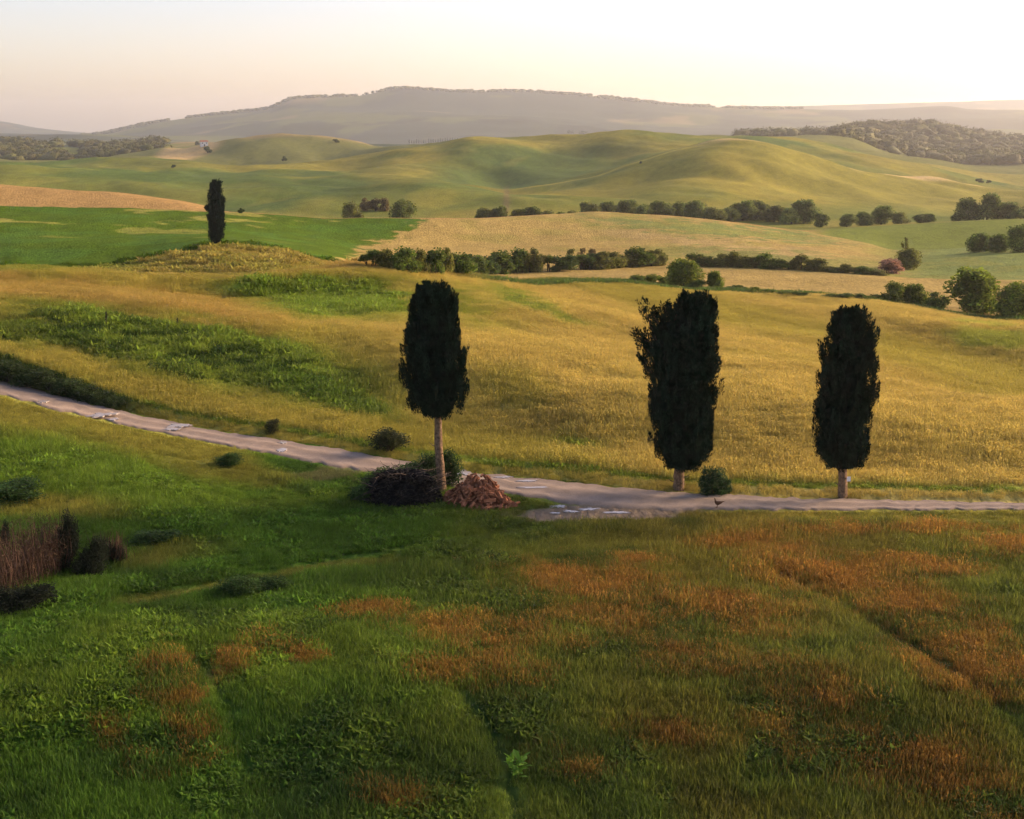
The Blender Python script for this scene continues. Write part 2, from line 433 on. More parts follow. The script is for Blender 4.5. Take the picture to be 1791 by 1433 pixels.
    # --- green crop on the left, wheat on the right
    edge = 740 - (jy - 388) * (140 / 62.0)
    lf = smooth(10, -10, px + (n1 - .5) * 24 - edge)
    d = np.zeros_like(c); d[:] = WHEAT2 * 1.05
    d = lerp(d, HILLG * 1.5, smooth(1.2, .5, ell(jx, jy, 1250, 402, 280, 13, 5)) * .75)
    d = lerp(d, HILLG * 1.4, smooth(1.2, .5, ell(jx, jy, 1330, 450, 220, 14, 4)) * .55)
    d = lerp(d, TAN * 1.2, smooth(1.2, .5, ell(jx, jy, 1250, 425, 220, 8, 6)) * .5)
    d = lerp(d, HILLG * 1.5, smooth(1480, 1640, jx) * .8)
    d = lerp(d, GOLDG, smooth(.55, .65, n2) * .4)
    cr = np.zeros_like(c); cr[:] = CROP
    cr = lerp(cr, GOLDG * 1.2, smooth(.60, .70, n2) * smooth(440, 380, jy) * .8)
    cr = lerp(cr, LUSH, smooth(.48, .3, n2) * .5)
    d = lerp(d, cr, lf)
    c = np.where((L > 12)[..., None], d, c)
    e = np.zeros_like(c); e[:] = TAN * np.array((1.1, .95, .75))
    e = lerp(e, np.array((.16, .185, .025)), smooth(1380, 1460, px))
    c = np.where((L > 14)[..., None], e, c)
    # --- rolling hills
    h = np.zeros_like(c); h[:] = HILL
    big = fbm(X / 90, Y / 150, 71); sm_ = fbm(X / 30, Y / 60, 72)
    h = lerp(h, HILL2, smooth(.48, .62, big) * .8)
    h = lerp(h, HILLG, smooth(.52, .38, big) * .8)
    h = lerp(h, HILL2 * 1.15, smooth(850, 1300, px) * smooth(16.2, 17, L) * smooth(19, 18.2, L) * .75)
    h = lerp(h, HILLG * 1.1, smooth(500, 200, px) * .55)
    h = lerp(h, GOLDG, smooth(.62, .7, sm_) * .45)
    h = lerp(h, TAN * 1.75, smooth(.14, .02, np.abs(L - 18.05)) * smooth(1180, 1260, px) * .9)  # sunlight on the crest painted in as a golden rim
    h = lerp(h, HILL2 * 1.5, smooth(.07, .015, np.abs(L - 18.0)) * smooth(870, 930, px) * smooth(1270, 1230, px) * .8)
    h = lerp(h, TAN * .6, smooth(1.2, .6, ell(px, py, 886, 352, 7, 26, 0)) * .7)
    h = lerp(h, HILLG * .75, smooth(1.3, .4, ell(px, py, 1000, 275, 160, 22, -10)) * .6)
    h = lerp(h, HILLG * .75, smooth(1.3, .4, ell(px, py, 560, 330, 120, 12, 6)) * .5)
    h = lerp(h, HILL2 * 1.1, smooth(1.3, .4, ell(px, py, 690, 300, 90, 22, 0)) * .6)
    c = np.where((L > 15.2)[..., None], h, c)
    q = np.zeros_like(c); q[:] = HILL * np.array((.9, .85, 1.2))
    q = lerp(q, TAN * .9, smooth(21.75, 22, L) * smooth(380, 450, px) * smooth(720, 640, px) * .8)
    q = lerp(q, TAN * 1.2, smooth(1.2, .7, ell(px, py, 330, 262, 60, 18, -14)))
    c = np.where((L > 20.6)[..., None], q, c)
    r = np.zeros_like(c); r[:] = WOOD * 1.5
    r = lerp(r, TAN * .8, smooth(1.2, .8, ell(px, py, 335, 255, 48, 9, -4)))
    r = lerp(r, HILL, smooth(.55, .65, fbm(X / 160, Y / 160, 73)))
    c = np.where((L > 22.5)[..., None], r, c)
    mt = np.zeros_like(c); mt[:] = WOOD
    mt = lerp(mt, HILL * .8, smooth(.54, .62, fbm(X / 330, Y / 420, 74)) * .6)
    mt = lerp(mt, WOOD * .6, smooth(.46, .38, fbm(X / 240, Y / 300, 79)) * .8)
    mt = lerp(mt, TAN * .7, smooth(.66, .76, fbm(X / 300, Y / 400, 75)) * .6)
    c = np.where((L > 25.5)[..., None], mt, c)
    # untidy brightness
    k = .78 + .44 * n3
    far = smooth(300, 700, Y)
    c = c * (k * (1 - far) + far * (.85 + .3 * fbm(X / 40, Y / 60, 76)))[..., None]
    return np.clip(c, 0, 1)


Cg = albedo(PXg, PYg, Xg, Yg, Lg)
Cg = lerp(Cg, DEEP * .8, np.exp(-(rut_d / .4) ** 2) * .6 * smooth(.35, .6, fbm(Xg / 5, Yg / 5, 78)))


# ------------------------------------------------------------------ mesh and material helpers
def new_mesh(name, verts, faces, smooth_shade=False):
    verts = np.asarray(verts, np.float32); faces = np.asarray(faces, np.int32)
    me = bpy.data.meshes.new(name)
    n, k = faces.shape
    me.vertices.add(len(verts)); me.vertices.foreach_set("co", verts.ravel())
    me.loops.add(n * k); me.loops.foreach_set("vertex_index", faces.ravel())
    me.polygons.add(n)
    me.polygons.foreach_set("loop_start", np.arange(0, n * k, k, dtype=np.int32))
    me.polygons.foreach_set("use_smooth", np.full(n, smooth_shade))
    me.update(calc_edges=True)
    return me


def set_color(me, name, cols):
    a = me.attributes.new(name, 'FLOAT_COLOR', 'POINT')
    c4 = np.ones((len(cols), 4), np.float32); c4[:, :3] = cols
    a.data.foreach_set("color", c4.ravel())


def link(name, me, mat=None, parent=None, loc=None):
    o = bpy.data.objects.new(name, me)
    COL.objects.link(o)
    if mat is not None and len(me.materials) == 0:
        me.materials.append(mat)
    if parent is not None:
        o.parent = parent
    if loc is not None:
        o.location = loc
    return o


def empty(name, loc, rz=0.0, scale=None):
    o = bpy.data.objects.new(name, None)
    COL.objects.link(o)
    o.empty_display_size = .3
    o.location = loc; o.rotation_euler = (0, 0, rz)
    if scale is not None:
        o.scale = scale
    return o


def tag(o, label=None, cat=None, group=None, kind=None):
    for k_, v in (("label", label), ("category", cat), ("group", group), ("kind", kind)):
        if v:
            o[k_] = v
    return o


def mat_base(name):
    m = bpy.data.materials.new(name); m.use_nodes = True
    n = m.node_tree
    b = n.nodes["Principled BSDF"]
    b.inputs["Roughness"].default_value = .9
    b.inputs["Specular IOR Level"].default_value = .12
    return m, n, b


def N(n, t, **kw):
    x = n.nodes.new(t)
    for k_, v in kw.items():
        setattr(x, k_, v)
    return x


def noise_mult(n, scale, lo, hi, vec=None, detail=4.0):
    """noise remapped to lo..hi"""
    t = N(n, "ShaderNodeTexNoise"); t.inputs["Scale"].default_value = scale; t.inputs["Detail"].default_value = detail
    if vec is not None:
        n.links.new(vec, t.inputs["Vector"])
    r = N(n, "ShaderNodeMapRange")
    r.inputs["From Min"].default_value = .3; r.inputs["From Max"].default_value = .7
    r.inputs["To Min"].default_value = lo; r.inputs["To Max"].default_value = hi
    n.links.new(t.outputs["Fac"], r.inputs["Value"])
    return r.outputs["Result"], t


def mul_color(n, col, fac):
    v = N(n, "ShaderNodeVectorMath", operation='SCALE')
    n.links.new(col, v.inputs[0]); n.links.new(fac, v.inputs["Scale"])
    return v.outputs[0]


def mat_noise(name, color, scale=3.0, lo=.6, hi=1.4, rough=.9, bump=0.0, spec=.12, random_=0.0):
    m, n, b = mat_base(name)
    tc = N(n, "ShaderNodeTexCoord")
    f, t = noise_mult(n, scale, lo, hi, tc.outputs["Object"])
    rgb = N(n, "ShaderNodeRGB"); rgb.outputs[0].default_value = (*color, 1)
    c = mul_color(n, rgb.outputs[0], f)
    if random_:
        oi = N(n, "ShaderNodeObjectInfo")
        r = N(n, "ShaderNodeMapRange"); r.inputs["To Min"].default_value = 1 - random_; r.inputs["To Max"].default_value = 1 + random_
        n.links.new(oi.outputs["Random"], r.inputs["Value"])
        c = mul_color(n, c, r.outputs[0])
    n.links.new(c, b.inputs["Base Color"])
    b.inputs["Roughness"].default_value = rough; b.inputs["Specular IOR Level"].default_value = spec
    if bump:
        bp = N(n, "ShaderNodeBump"); bp.inputs["Strength"].default_value = bump; bp.inputs["Distance"].default_value = .05
        n.links.new(t.outputs["Fac"], bp.inputs["Height"]); n.links.new(bp.outputs[0], b.inputs["Normal"])
    return m


# ground: field colours + procedural grain and fine relief
m_ground, n, b = mat_base("ground_fields")
at = N(n, "ShaderNodeAttribute", attribute_name="field"); tc = N(n, "ShaderNodeTexCoord")
mp = N(n, "ShaderNodeMapping"); mp.inputs["Scale"].default_value = (1, .45, 1); n.links.new(tc.outputs["Object"], mp.inputs["Vector"])
f1, t1 = noise_mult(n, 2.2, .72, 1.28, mp.outputs[0], 6)
f2, t2 = noise_mult(n, .22, .86, 1.14, mp.outputs[0], 5)
c = mul_color(n, mul_color(n, at.outputs["Color"], f1), f2)
n.links.new(c, b.inputs["Base Color"])
bp = N(n, "ShaderNodeBump"); bp.inputs["Strength"].default_value = .8; bp.inputs["Distance"].default_value = .35
n.links.new(t1.outputs["Fac"], bp.inputs["Height"]); n.links.new(bp.outputs[0], b.inputs["Normal"])
b.inputs["Roughness"].default_value = 1.0; b.inputs["Specular IOR Level"].default_value = 0.03

idx = np.arange(nS * nY).reshape(nS, nY)
faces = np.stack([idx[:-1, :-1], idx[1:, :-1], idx[1:, 1:], idx[:-1, 1:]], -1).reshape(-1, 4)
gme = new_mesh("ground", np.stack([Xg, Yg, Zg], -1).reshape(-1, 3), faces, True)
set_color(gme, "field", Cg.reshape(-1, 3))
ground_o = link("ground", gme, m_ground)
tag(ground_o, kind="structure")

# ------------------------------------------------------------------ road
m_road, n, b = mat_base("gravel_road")
tc = N(n, "ShaderNodeTexCoord"); uv = N(n, "ShaderNodeAttribute", attribute_name="lane")
f1, t1 = noise_mult(n, 1.1, .86, 1.14, tc.outputs["Object"], 8)
f2, t2 = noise_mult(n, 14, .85, 1.15, tc.outputs["Object"], 6)
c = mul_color(n, mul_color(n, uv.outputs["Color"], f1), f2)
n.links.new(c, b.inputs["Base Color"])
bp = N(n, "ShaderNodeBump"); bp.inputs["Strength"].default_value = .4; bp.inputs["Distance"].default_value = .04
n.links.new(t2.outputs["Fac"], bp.inputs["Height"]); n.links.new(bp.outputs[0], b.inputs["Normal"])
px = np.linspace(-250, 2040, 640); nv = 17
rv = []; rc = []
jt = (fbm(px / 18, px * 0 + 3, 81) - .5) * 7; jb = (fbm(px / 18, px * 0 + 9, 82) - .5) * 8
for i, x in enumerate(px):
    a = hit(x, float(poly_at(ROAD_BOT, np.array([x]))[0]) + jb[i]); c_ = hit(x, float(poly_at(ROAD_TOP, np.array([x]))[0]) + jt[i])
    for k in range(nv):
        t = k / (nv - 1)
        X = a[0] + (c_[0] - a[0]) * t; Y = a[1] + (c_[1] - a[1]) * t
        w = 4 * (t - .5)
        prof = .06 * (1 - (2 * t - 1) ** 4) - .05 * (math.exp(-((t - .27) / .09) ** 2) + math.exp(-((t - .73) / .09) ** 2))
        rv.append((X, Y, g1(X, Y) + .035 + prof if 0 < k < nv - 1 else g1(X, Y) - .03))
        lane = math.exp(-((t - .27) / .12) ** 2) + math.exp(-((t - .73) / .12) ** 2)
        base = np.array((.325, .237, .165)) * (.82 + .34 * lane) if .06 < t < .94 else np.array((.20, .14, .07))
        rc.append(base)
rv = np.array(rv); idr = np.arange(len(px) * nv).reshape(len(px), nv)
fr = np.stack([idr[:-1, :-1], idr[1:, :-1], idr[1:, 1:], idr[:-1, 1:]], -1).reshape(-1, 4)
rme = new_mesh("road", rv, fr, True)
set_color(rme, "lane", np.array(rc))
road_o = link("road", rme, m_road); tag(road_o, kind="structure")

# puddles on the road and the lay-by
m_pud, n, b = mat_base("puddle_water")
b.inputs["Base Color"].default_value = (.42, .34, .27, 1); b.inputs["Roughness"].default_value = .22; b.inputs["Specular IOR Level"].default_value = .5  # pale base colour stands in for bright sky reflected in the water
b.inputs["IOR"].default_value = 1.33
PUD = [(75, 705, 9, 2.4), (180, 730, 20, 3), (198, 735, 9, 2), (314, 748, 20, 3.2), (300, 754, 13, 2), (495, 776, 7, 1.5), (493, 790, 10, 2.8),
       (810, 829, 13, 4), (881, 837, 13, 1.4), (924, 843, 17, 1.7), (935, 856, 24, 1.4),
       (976, 886, 13, 2.4), (971, 898, 8, 1.6), (998, 895, 12, 1.8), (1030, 891, 15, 1.8), (1078, 897, 22, 1.4)]


def road_h(X, Y):
    d = np.hypot(rv[:, 0] - X, rv[:, 1] - Y)
    k = d.argmin()
    z = max(g1(X, Y), rv[k, 2]) if d[k] < .6 else g1(X, Y)
    return z


for k, (cx, cy, rx, ry) in enumerate(PUD):
    p0 = hit(cx, cy)
    m_ = 44
    an = np.linspace(0, 2 * math.pi, m_, endpoint=False)
    rr = np.clip(.1 + 1.75 * fbm(np.cos(an) * 3.2 + k * 3.1 + 9, np.sin(an) * 3.2 + 9, 90 + k % 5, 3), .3, 1.5)
    pts = []
    for a_, r_ in zip(an, rr):
        h_ = hit(cx + rx * r_ * math.cos(a_), cy + ry * r_ * math.sin(a_))
        pts.append((h_[0] - p0[0], h_[1] - p0[1]))
    zt = max(road_h(p0[0] + q[0], p0[1] + q[1]) for q in pts) + .012
    v = [(0, 0, 0)] + [(q[0], q[1], 0) for q in pts] + [(q[0] * 1.03, q[1] * 1.03, -.06) for q in pts]
    f = [(0, 1 + i, 1 + (i + 1) % m_) for i in range(m_)]
    f += [(1 + i, 1 + m_ + i, 1 + m_ + (i + 1) % m_) for i in range(m_)] + [(1 + i, 1 + m_ + (i + 1) % m_, 1 + (i + 1) % m_) for i in range(m_)]
    o = link("puddle", new_mesh("puddle", v, f), m_pud, loc=(p0[0], p0[1], zt))
    tag(o, kind="structure")

# ------------------------------------------------------------------ plant materials
def mat_leaf(name, color=None, lo=.65, hi=1.35, scale=2.0, transl=.3, objcol=False, instancer=None, tip=None, rough=.75, spec=.15):
    m, n, b = mat_base(name)
    tc = N(n, "ShaderNodeTexCoord")
    if instancer:
        src = N(n, "ShaderNodeAttribute", attribute_name=instancer, attribute_type='INSTANCER').outputs["Color"]
        sh = N(n, "ShaderNodeAttribute", attribute_name="tint").outputs["Color"]
        mx = N(n, "ShaderNodeVectorMath", operation='MULTIPLY'); n.links.new(src, mx.inputs[0]); n.links.new(sh, mx.inputs[1])
        src = mx.outputs[0]
    elif objcol:
        src = N(n, "ShaderNodeObjectInfo").outputs["Color"]
    else:
        r = N(n, "ShaderNodeRGB"); r.outputs[0].default_value = (*color, 1); src = r.outputs[0]
    if not instancer:
        f, t = noise_mult(n, scale, lo, hi, tc.outputs["Object"], 3)
        src = mul_color(n, src, f)
        sh = N(n, "ShaderNodeAttribute", attribute_name="tint").outputs["Color"]
        mx = N(n, "ShaderNodeVectorMath", operation='MULTIPLY'); n.links.new(src, mx.inputs[0]); n.links.new(sh, mx.inputs[1])
        src = mx.outputs[0]
    n.links.new(src, b.inputs["Base Color"])
    b.inputs["Roughness"].default_value = rough; b.inputs["Specular IOR Level"].default_value = spec
    if transl:
        tr = N(n, "ShaderNodeBsdfTranslucent"); n.links.new(src, tr.inputs["Color"])
        ms = N(n, "ShaderNodeMixShader"); ms.inputs[0].default_value = transl
        n.links.new(b.outputs[0], ms.inputs[1]); n.links.new(tr.outputs[0], ms.inputs[2])
        n.links.new(ms.outputs[0], n.nodes["Material Output"].inputs["Surface"])
    return m


m_blade = mat_leaf("grass_blades", instancer="plantcol", transl=.45)
m_foliage = mat_leaf("broad_foliage", objcol=True, transl=.42)
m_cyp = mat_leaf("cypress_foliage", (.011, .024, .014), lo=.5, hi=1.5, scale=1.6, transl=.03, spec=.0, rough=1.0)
m_bark = mat_noise("cypress_bark", (.20, .125, .07), 7, .4, 1.5, .95, .8)
m_bark2 = mat_noise("dark_bark", (.07, .05, .035), 6, .6, 1.4, .95, .6)


def rand_unit(k, g=rng):
    v = g.normal(size=(k, 3)); return v / np.linalg.norm(v, axis=1, keepdims=True)


def norm(v):
    return v / (np.linalg.norm(v, axis=-1, keepdims=True) + 1e-9)


def leaf_quads(p, d, length, width, g=rng, up=None):
    """diamond leaves: root p, direction d"""
    k = len(p)
    side = norm(np.cross(d, rand_unit(k, g)))
    length = np.broadcast_to(np.asarray(length, float), (k,))[:, None]; width = np.broadcast_to(np.asarray(width, float), (k,))[:, None]
    bow = norm(np.cross(d, side)) * length * .12
    v = np.stack([p, p + d * length * .5 + side * width * .5 + bow, p + d * length, p + d * length * .5 - side * width * .5 + bow], 1).reshape(-1, 3)
    f = np.arange(k * 4).reshape(k, 4)
    return v, f


def merge(parts):
    V = []; F = []; T = []; o = 0
    for v, f, t in parts:
        v = np.asarray(v, float); f = np.asarray(f)
        if f.shape[1] == 3:
            f = np.concatenate([f, f[:, 2:3]], 1)
        V.append(v); F.append(f + o); T.append(np.broadcast_to(np.asarray(t, float).reshape(-1, 3) if np.ndim(t) > 0 else np.full((1, 3), t), (len(v), 3))); o += len(v)
    return np.concatenate(V), np.concatenate(F), np.concatenate(T)


def mesh_parts(name, parts, mat, smooth_shade=False):
    V, F, T = merge(parts)
    q = F[F[:, 2] != F[:, 3]]; tr = F[F[:, 2] == F[:, 3]][:, :3]
    me = bpy.data.meshes.new(name)
    me.vertices.add(len(V)); me.vertices.foreach_set("co", V.astype(np.float32).ravel())
    li = np.concatenate([q.ravel(), tr.ravel()]).astype(np.int32)
    me.loops.add(len(li)); me.loops.foreach_set("vertex_index", li)
    me.polygons.add(len(q) + len(tr))
    ls = np.concatenate([np.arange(len(q)) * 4, len(q) * 4 + np.arange(len(tr)) * 3]).astype(np.int32)
    me.polygons.foreach_set("loop_start", ls)
    me.polygons.foreach_set("use_smooth", np.full(len(ls), smooth_shade))
    me.update(calc_edges=True)
    set_color(me, "tint", T)
    if mat is not None:
        me.materials.append(mat)
    return me


def ico(sub=1):
    import bmesh
    bm = bmesh.new(); bmesh.ops.create_icosphere(bm, subdivisions=sub, radius=1)
    v = np.array([w.co[:] for w in bm.verts]); f = np.array([[w.index for w in q.verts] for q in bm.faces]); bm.free()
    return v, f


ICO1, ICO2 = ico(1), ico(2)


def tube(P, rad, sides=7):
    """tapered tube through points P"""
    P = np.asarray(P, float); k = len(P)
    T = np.gradient(P, axis=0); T = norm(T)
    ref = np.array((0, 1., 0)) if abs(T[0][1]) < .9 else np.array((1., 0, 0))
    v = []
    for i in range(k):
        a = norm(np.cross(T[i], ref)); b_ = np.cross(T[i], a)
        for j in range(sides):
            w = 2 * math.pi * j / sides
            v.append(P[i] + rad[i] * (math.cos(w) * a + math.sin(w) * b_))
    f = [(i * sides + j, i * sides + (j + 1) % sides, (i + 1) * sides + (j + 1) % sides, (i + 1) * sides + j) for i in range(k - 1) for j in range(sides)]
    v.append(P[-1]); v.append(P[0])
    for j in range(sides):
        f.append(((k - 1) * sides + j, (k - 1) * sides + (j + 1) % sides, k * sides, k * sides))
        f.append(((j + 1) % sides, j, k * sides + 1, k * sides + 1))
    return np.array(v), np.array(f)


# ------------------------------------------------------------------ cypresses
def cypress(label, base, prof, trunk, n_plume, seed, extra=None, spray=1.0, bark=m_bark, twig=None, per=105):
    g = np.random.default_rng(seed)
    X0, Y0, Z0 = base
    pr = []
    for py, l, r in prof:
        xl, _, z = pt_Y(l, py, Y0); xr, _, _ = pt_Y(r, py, Y0)
        pr.append((z - Z0, (xl + xr) / 2 - X0, (xr - xl) / 2))
    pr = np.array(sorted(pr))
    root = empty("cypress_tree", base)
    tag(root, label, "tree")
    zq = np.linspace(pr[0, 0], pr[-1, 0], 200)
    cxq = np.interp(zq, pr[:, 0], pr[:, 1]); rq = np.interp(zq, pr[:, 0], pr[:, 2])
    parts = []
    # dense heart of the crown
    nz, na = 26, 18
    hz_ = np.linspace(pr[0, 0] + .15, pr[-1, 0] - .55, nz)
    V = []
    for z in hz_:
        c0 = np.interp(z, zq, cxq); r0 = np.interp(z, zq, rq)
        for j in range(na):
            a = 2 * math.pi * j / na
            tpr = 1 - .75 * float(smooth(pr[-1, 0] - 1.8, pr[-1, 0] - .5, np.array(z)))
            rr = max(.05, r0 * tpr * (.74 + .12 * math.sin(3 * a + z * .8) * math.sin(5 * a + 2.1) + g.uniform(-.05, .05)) - .06)
            V.append((c0 + rr * math.cos(a), rr * math.sin(a), z))
    F = [(i * na + j, i * na + (j + 1) % na, (i + 1) * na + (j + 1) % na, (i + 1) * na + j) for i in range(nz - 1) for j in range(na)]
    V += [(np.interp(hz_[0], zq, cxq), 0, hz_[0] - .1), (np.interp(hz_[-1], zq, cxq), 0, hz_[-1] + .1)]
    F += [((j + 1) % na, j, nz * na, nz * na) for j in range(na)] + [((nz - 1) * na + j, (nz - 1) * na + (j + 1) % na, nz * na + 1, nz * na + 1) for j in range(na)]
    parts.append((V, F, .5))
    # upright plumes
    wgt = rq + .12; cum = np.cumsum(wgt) / wgt.sum()
    P = []; D = []; Ls = []; T = []
    def plume(pc, axis, length, rad, kk):
        t = g.random(kk) ** .85
        ring = rand_unit(kk, g); ring = norm(ring - (ring @ axis)[:, None] * axis)
        p = pc + axis * (t * length)[:, None] + ring * (rad * (1 - t) ** .55 * np.sqrt(g.random(kk)))[:, None]
        d = norm(axis * 1.0 + ring * .42 + rand_unit(kk, g) * .22)
        P.append(p); D.append(d); Ls.append(g.uniform(.09, .21, kk) * spray)
        T.append(np.repeat(g.uniform(.6, 1.5), kk) * g.uniform(.75, 1.25, kk))
    for i in range(int(n_plume * 1.5)):
        u = g.random(); z = np.interp(u, cum, zq)
        if i % 6 == 0:
            z = pr[-1, 0] - g.random() * 1.3
        r0 = np.interp(z, zq, rq); c0 = np.interp(z, zq, cxq); a = g.uniform(0, 2 * math.pi)
        rho = g.uniform(.70, .985) if z < pr[-1, 0] - 1.3 else math.sqrt(g.random()) * .97
        # silhouettes stay lumpy: some boughs reach out, others stay in
        rr = r0 * rho * (.93 + .13 * math.sin(2.6 * z + 3 * a) * math.sin(1.3 * z - 2 * a)) + .07 * (g.random() ** 5) * 2.2
        L_ = g.uniform(.55, 1.15) * spray ** .5
        pc = np.array((c0 + rr * math.cos(a), rr * math.sin(a), z - L_ * .55))
        top = pr[-1, 0]
        if pc[2] + L_ > top + .12:
            pc[2] = top - L_ + g.uniform(-.25, .28)
        if pc[2] < pr[0, 0] - .05:
            pc[2] = pr[0, 0] - .05 + g.uniform(0, .2)
        ax = norm(np.array((math.cos(a) * .16, math.sin(a) * .16, 1.0)) + g.normal(size=3) * .07)
        plume(pc, ax, L_, g.uniform(.14, .22) * spray ** .5, per)
    limbs = []
    if extra:
        for (a0, a1, w) in extra:                     # loose boughs: from, to (image points), spread in m
            xa, _, za = pt_Y(*a0, Y0); xb, _, zb = pt_Y(*a1, Y0)
            A = np.array((xa - X0, g.uniform(-.3, .1), za - Z0)); B = np.array((xb - X0, g.uniform(-.4, 0), zb - Z0))
            limbs.append((A, B))
            for q in range(22):
                t = g.uniform(.25, 1.0)
                pc = A + (B - A) * t + g.normal(size=3) * w * .5
                plume(pc, norm((B - A) * .3 + np.array((0, 0, 1.0)) + g.normal(size=3) * .5), g.uniform(.3, .6), .12, 24)
    P = np.concatenate(P); D = np.concatenate(D); Ls = np.concatenate(Ls); T = np.concatenate(T)
    v, f = leaf_quads(P, D, Ls, Ls * .27, g)
    tint = np.repeat(T[:, None] * np.ones(3), 4, 0)
    parts.append((v, f, tint))
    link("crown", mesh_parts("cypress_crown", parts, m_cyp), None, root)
    # trunk
    (tx, ty), (bx_, by_), w0, w1 = trunk
    xt, _, zt = pt_Y(tx, ty, Y0); xb, _, zb = pt_Y(bx_, by_, Y0)
    A = np.array((xb - X0, 0, min(zb - Z0, 0) - .25)); B = np.array((xt - X0, 0, zt - Z0 + 1.4))
    mpp = Y0 / FPX
    ts = np.linspace(0, 1, 14)
    Pt = A + (B - A) * ts[:, None] + np.stack([.03 * np.sin(ts * 9), .03 * np.cos(ts * 7), ts * 0], 1)
    rad = (w0 * mpp / 2) * (1 + .45 * np.exp(-ts * 14)) * (1 - ts) + (w1 * mpp / 2) * ts
    v, f = tube(Pt, rad, 11)
    nb = 14 * 11
    ax_ = np.repeat(Pt, 11, 0)
    kf = 1 + .16 * np.sin(np.arange(nb) % 11 * 2.3 + 1.7) + .10 * g.uniform(-1, 1, nb)
    v[:nb] = ax_ + (v[:nb] - ax_) * kf[:, None]
    tk = link("trunk", mesh_parts("cypress_trunk", [(v, f, 1.0)], bark, True), None, root)
    if w0 > 8:
        for q in range(5):
            t_ = g.uniform(.30, .85) * min(1.0, (B[2] - A[2] - 1.5) / (B[2] - A[2])); c0 = A + (B - A) * t_; aa = g.uniform(0, 2 * math.pi)
            rr_ = float(np.interp(t_, ts, rad)); dd = np.array((math.cos(aa), math.sin(aa), .45)); ln_ = g.uniform(.12, .4)
            sv, sf = tube([c0 + dd * rr_ * .4, c0 + dd * (rr_ + ln_ * .5), c0 + dd * (rr_ + ln_) + (0, 0, .05)], [.035, .026, .008], 5)
            link("branch_stub", mesh_parts("branch_stub", [(sv, sf, 1.0)], bark, True), None, tk)
    for A, B in limbs:
        M_ = A + (B - A) * .5 + g.normal(size=3) * .08
        v, f = tube([A + (0, .5, -.5), A, M_, B], [.06, .05, .035, .015], 5)
        link("branch", mesh_parts("cypress_branch", [(v, f, 1.0)], m_bark2, True), None, root)
    return root


def on_ground(px, py):
    p = hit(px, py)
    return p


b1 = on_ground(771, 858)
cypress("dark cypress on a tall bare trunk rising between the two heaps", b1,
        [(731, 752, 779), (726, 742, 790), (715, 731, 804), (700, 715, 813), (680, 708, 817), (650, 704, 818), (620, 704, 814), (590, 706, 808), (560, 711, 804), (535, 716, 799), (518, 724, 793), (507, 735, 785), (499, 752, 772)],
        ((765, 728), (772, 862), 15, 11), 380, 11)
b2 = on_ground(1186, 858)
cypress("broadest dark cypress with loose boughs sticking out on its left side", b2,
        [(823, 1172, 1210), (815, 1165, 1226), (795, 1149, 1242), (770, 1140, 1249), (740, 1134, 1255), (700, 1130, 1259), (660, 1127, 1260), (620, 1126, 1259), (585, 1130, 1258), (560, 1148, 1256), (540, 1176, 1252), (527, 1190, 1244), (518, 1202, 1226)],
        ((1192, 818), (1185, 862), 18, 15), 470, 12,
        extra=[((1150, 600), (1124, 532), .22), ((1150, 610), (1106, 586), .16), ((1145, 625), (1118, 600), .2), ((1160, 580), (1138, 545), .2), ((1170, 570), (1162, 540), .15), ((1140, 650), (1122, 632), .15), ((1180, 560), (1197, 522), .14)])
b3 = on_ground(1473, 871)
cypress("slim dark cypress farthest right by the road with a small white plate on its trunk", b3,
        [(822, 1454, 1496), (812, 1444, 1504), (795, 1436, 1513), (775, 1427, 1519), (757, 1421, 1523), (730, 1424, 1526), (700, 1429, 1529), (665, 1434, 1531), (630, 1439, 1532), (600, 1445, 1531), (575, 1450, 1528), (558, 1459, 1521), (545, 1474, 1509)],
        ((1475, 800), (1473, 874), 15, 13), 400, 13)
b4 = on_ground(379, 433)
cypress("lone slender cypress on the grassy mound before the green field", b4,
        [(428, 376, 382), (424, 371, 387), (414, 367, 390.5), (400, 365, 391.5), (380, 364, 391.5), (360, 364, 391), (345, 366, 390), (332, 368, 387), (322, 371, 384), (317, 373, 381)],
        ((379, 425), (380, 436), 5, 4), 240, 14, spray=1.9, extra=[((366, 372), (361, 366), .2)], per=34)

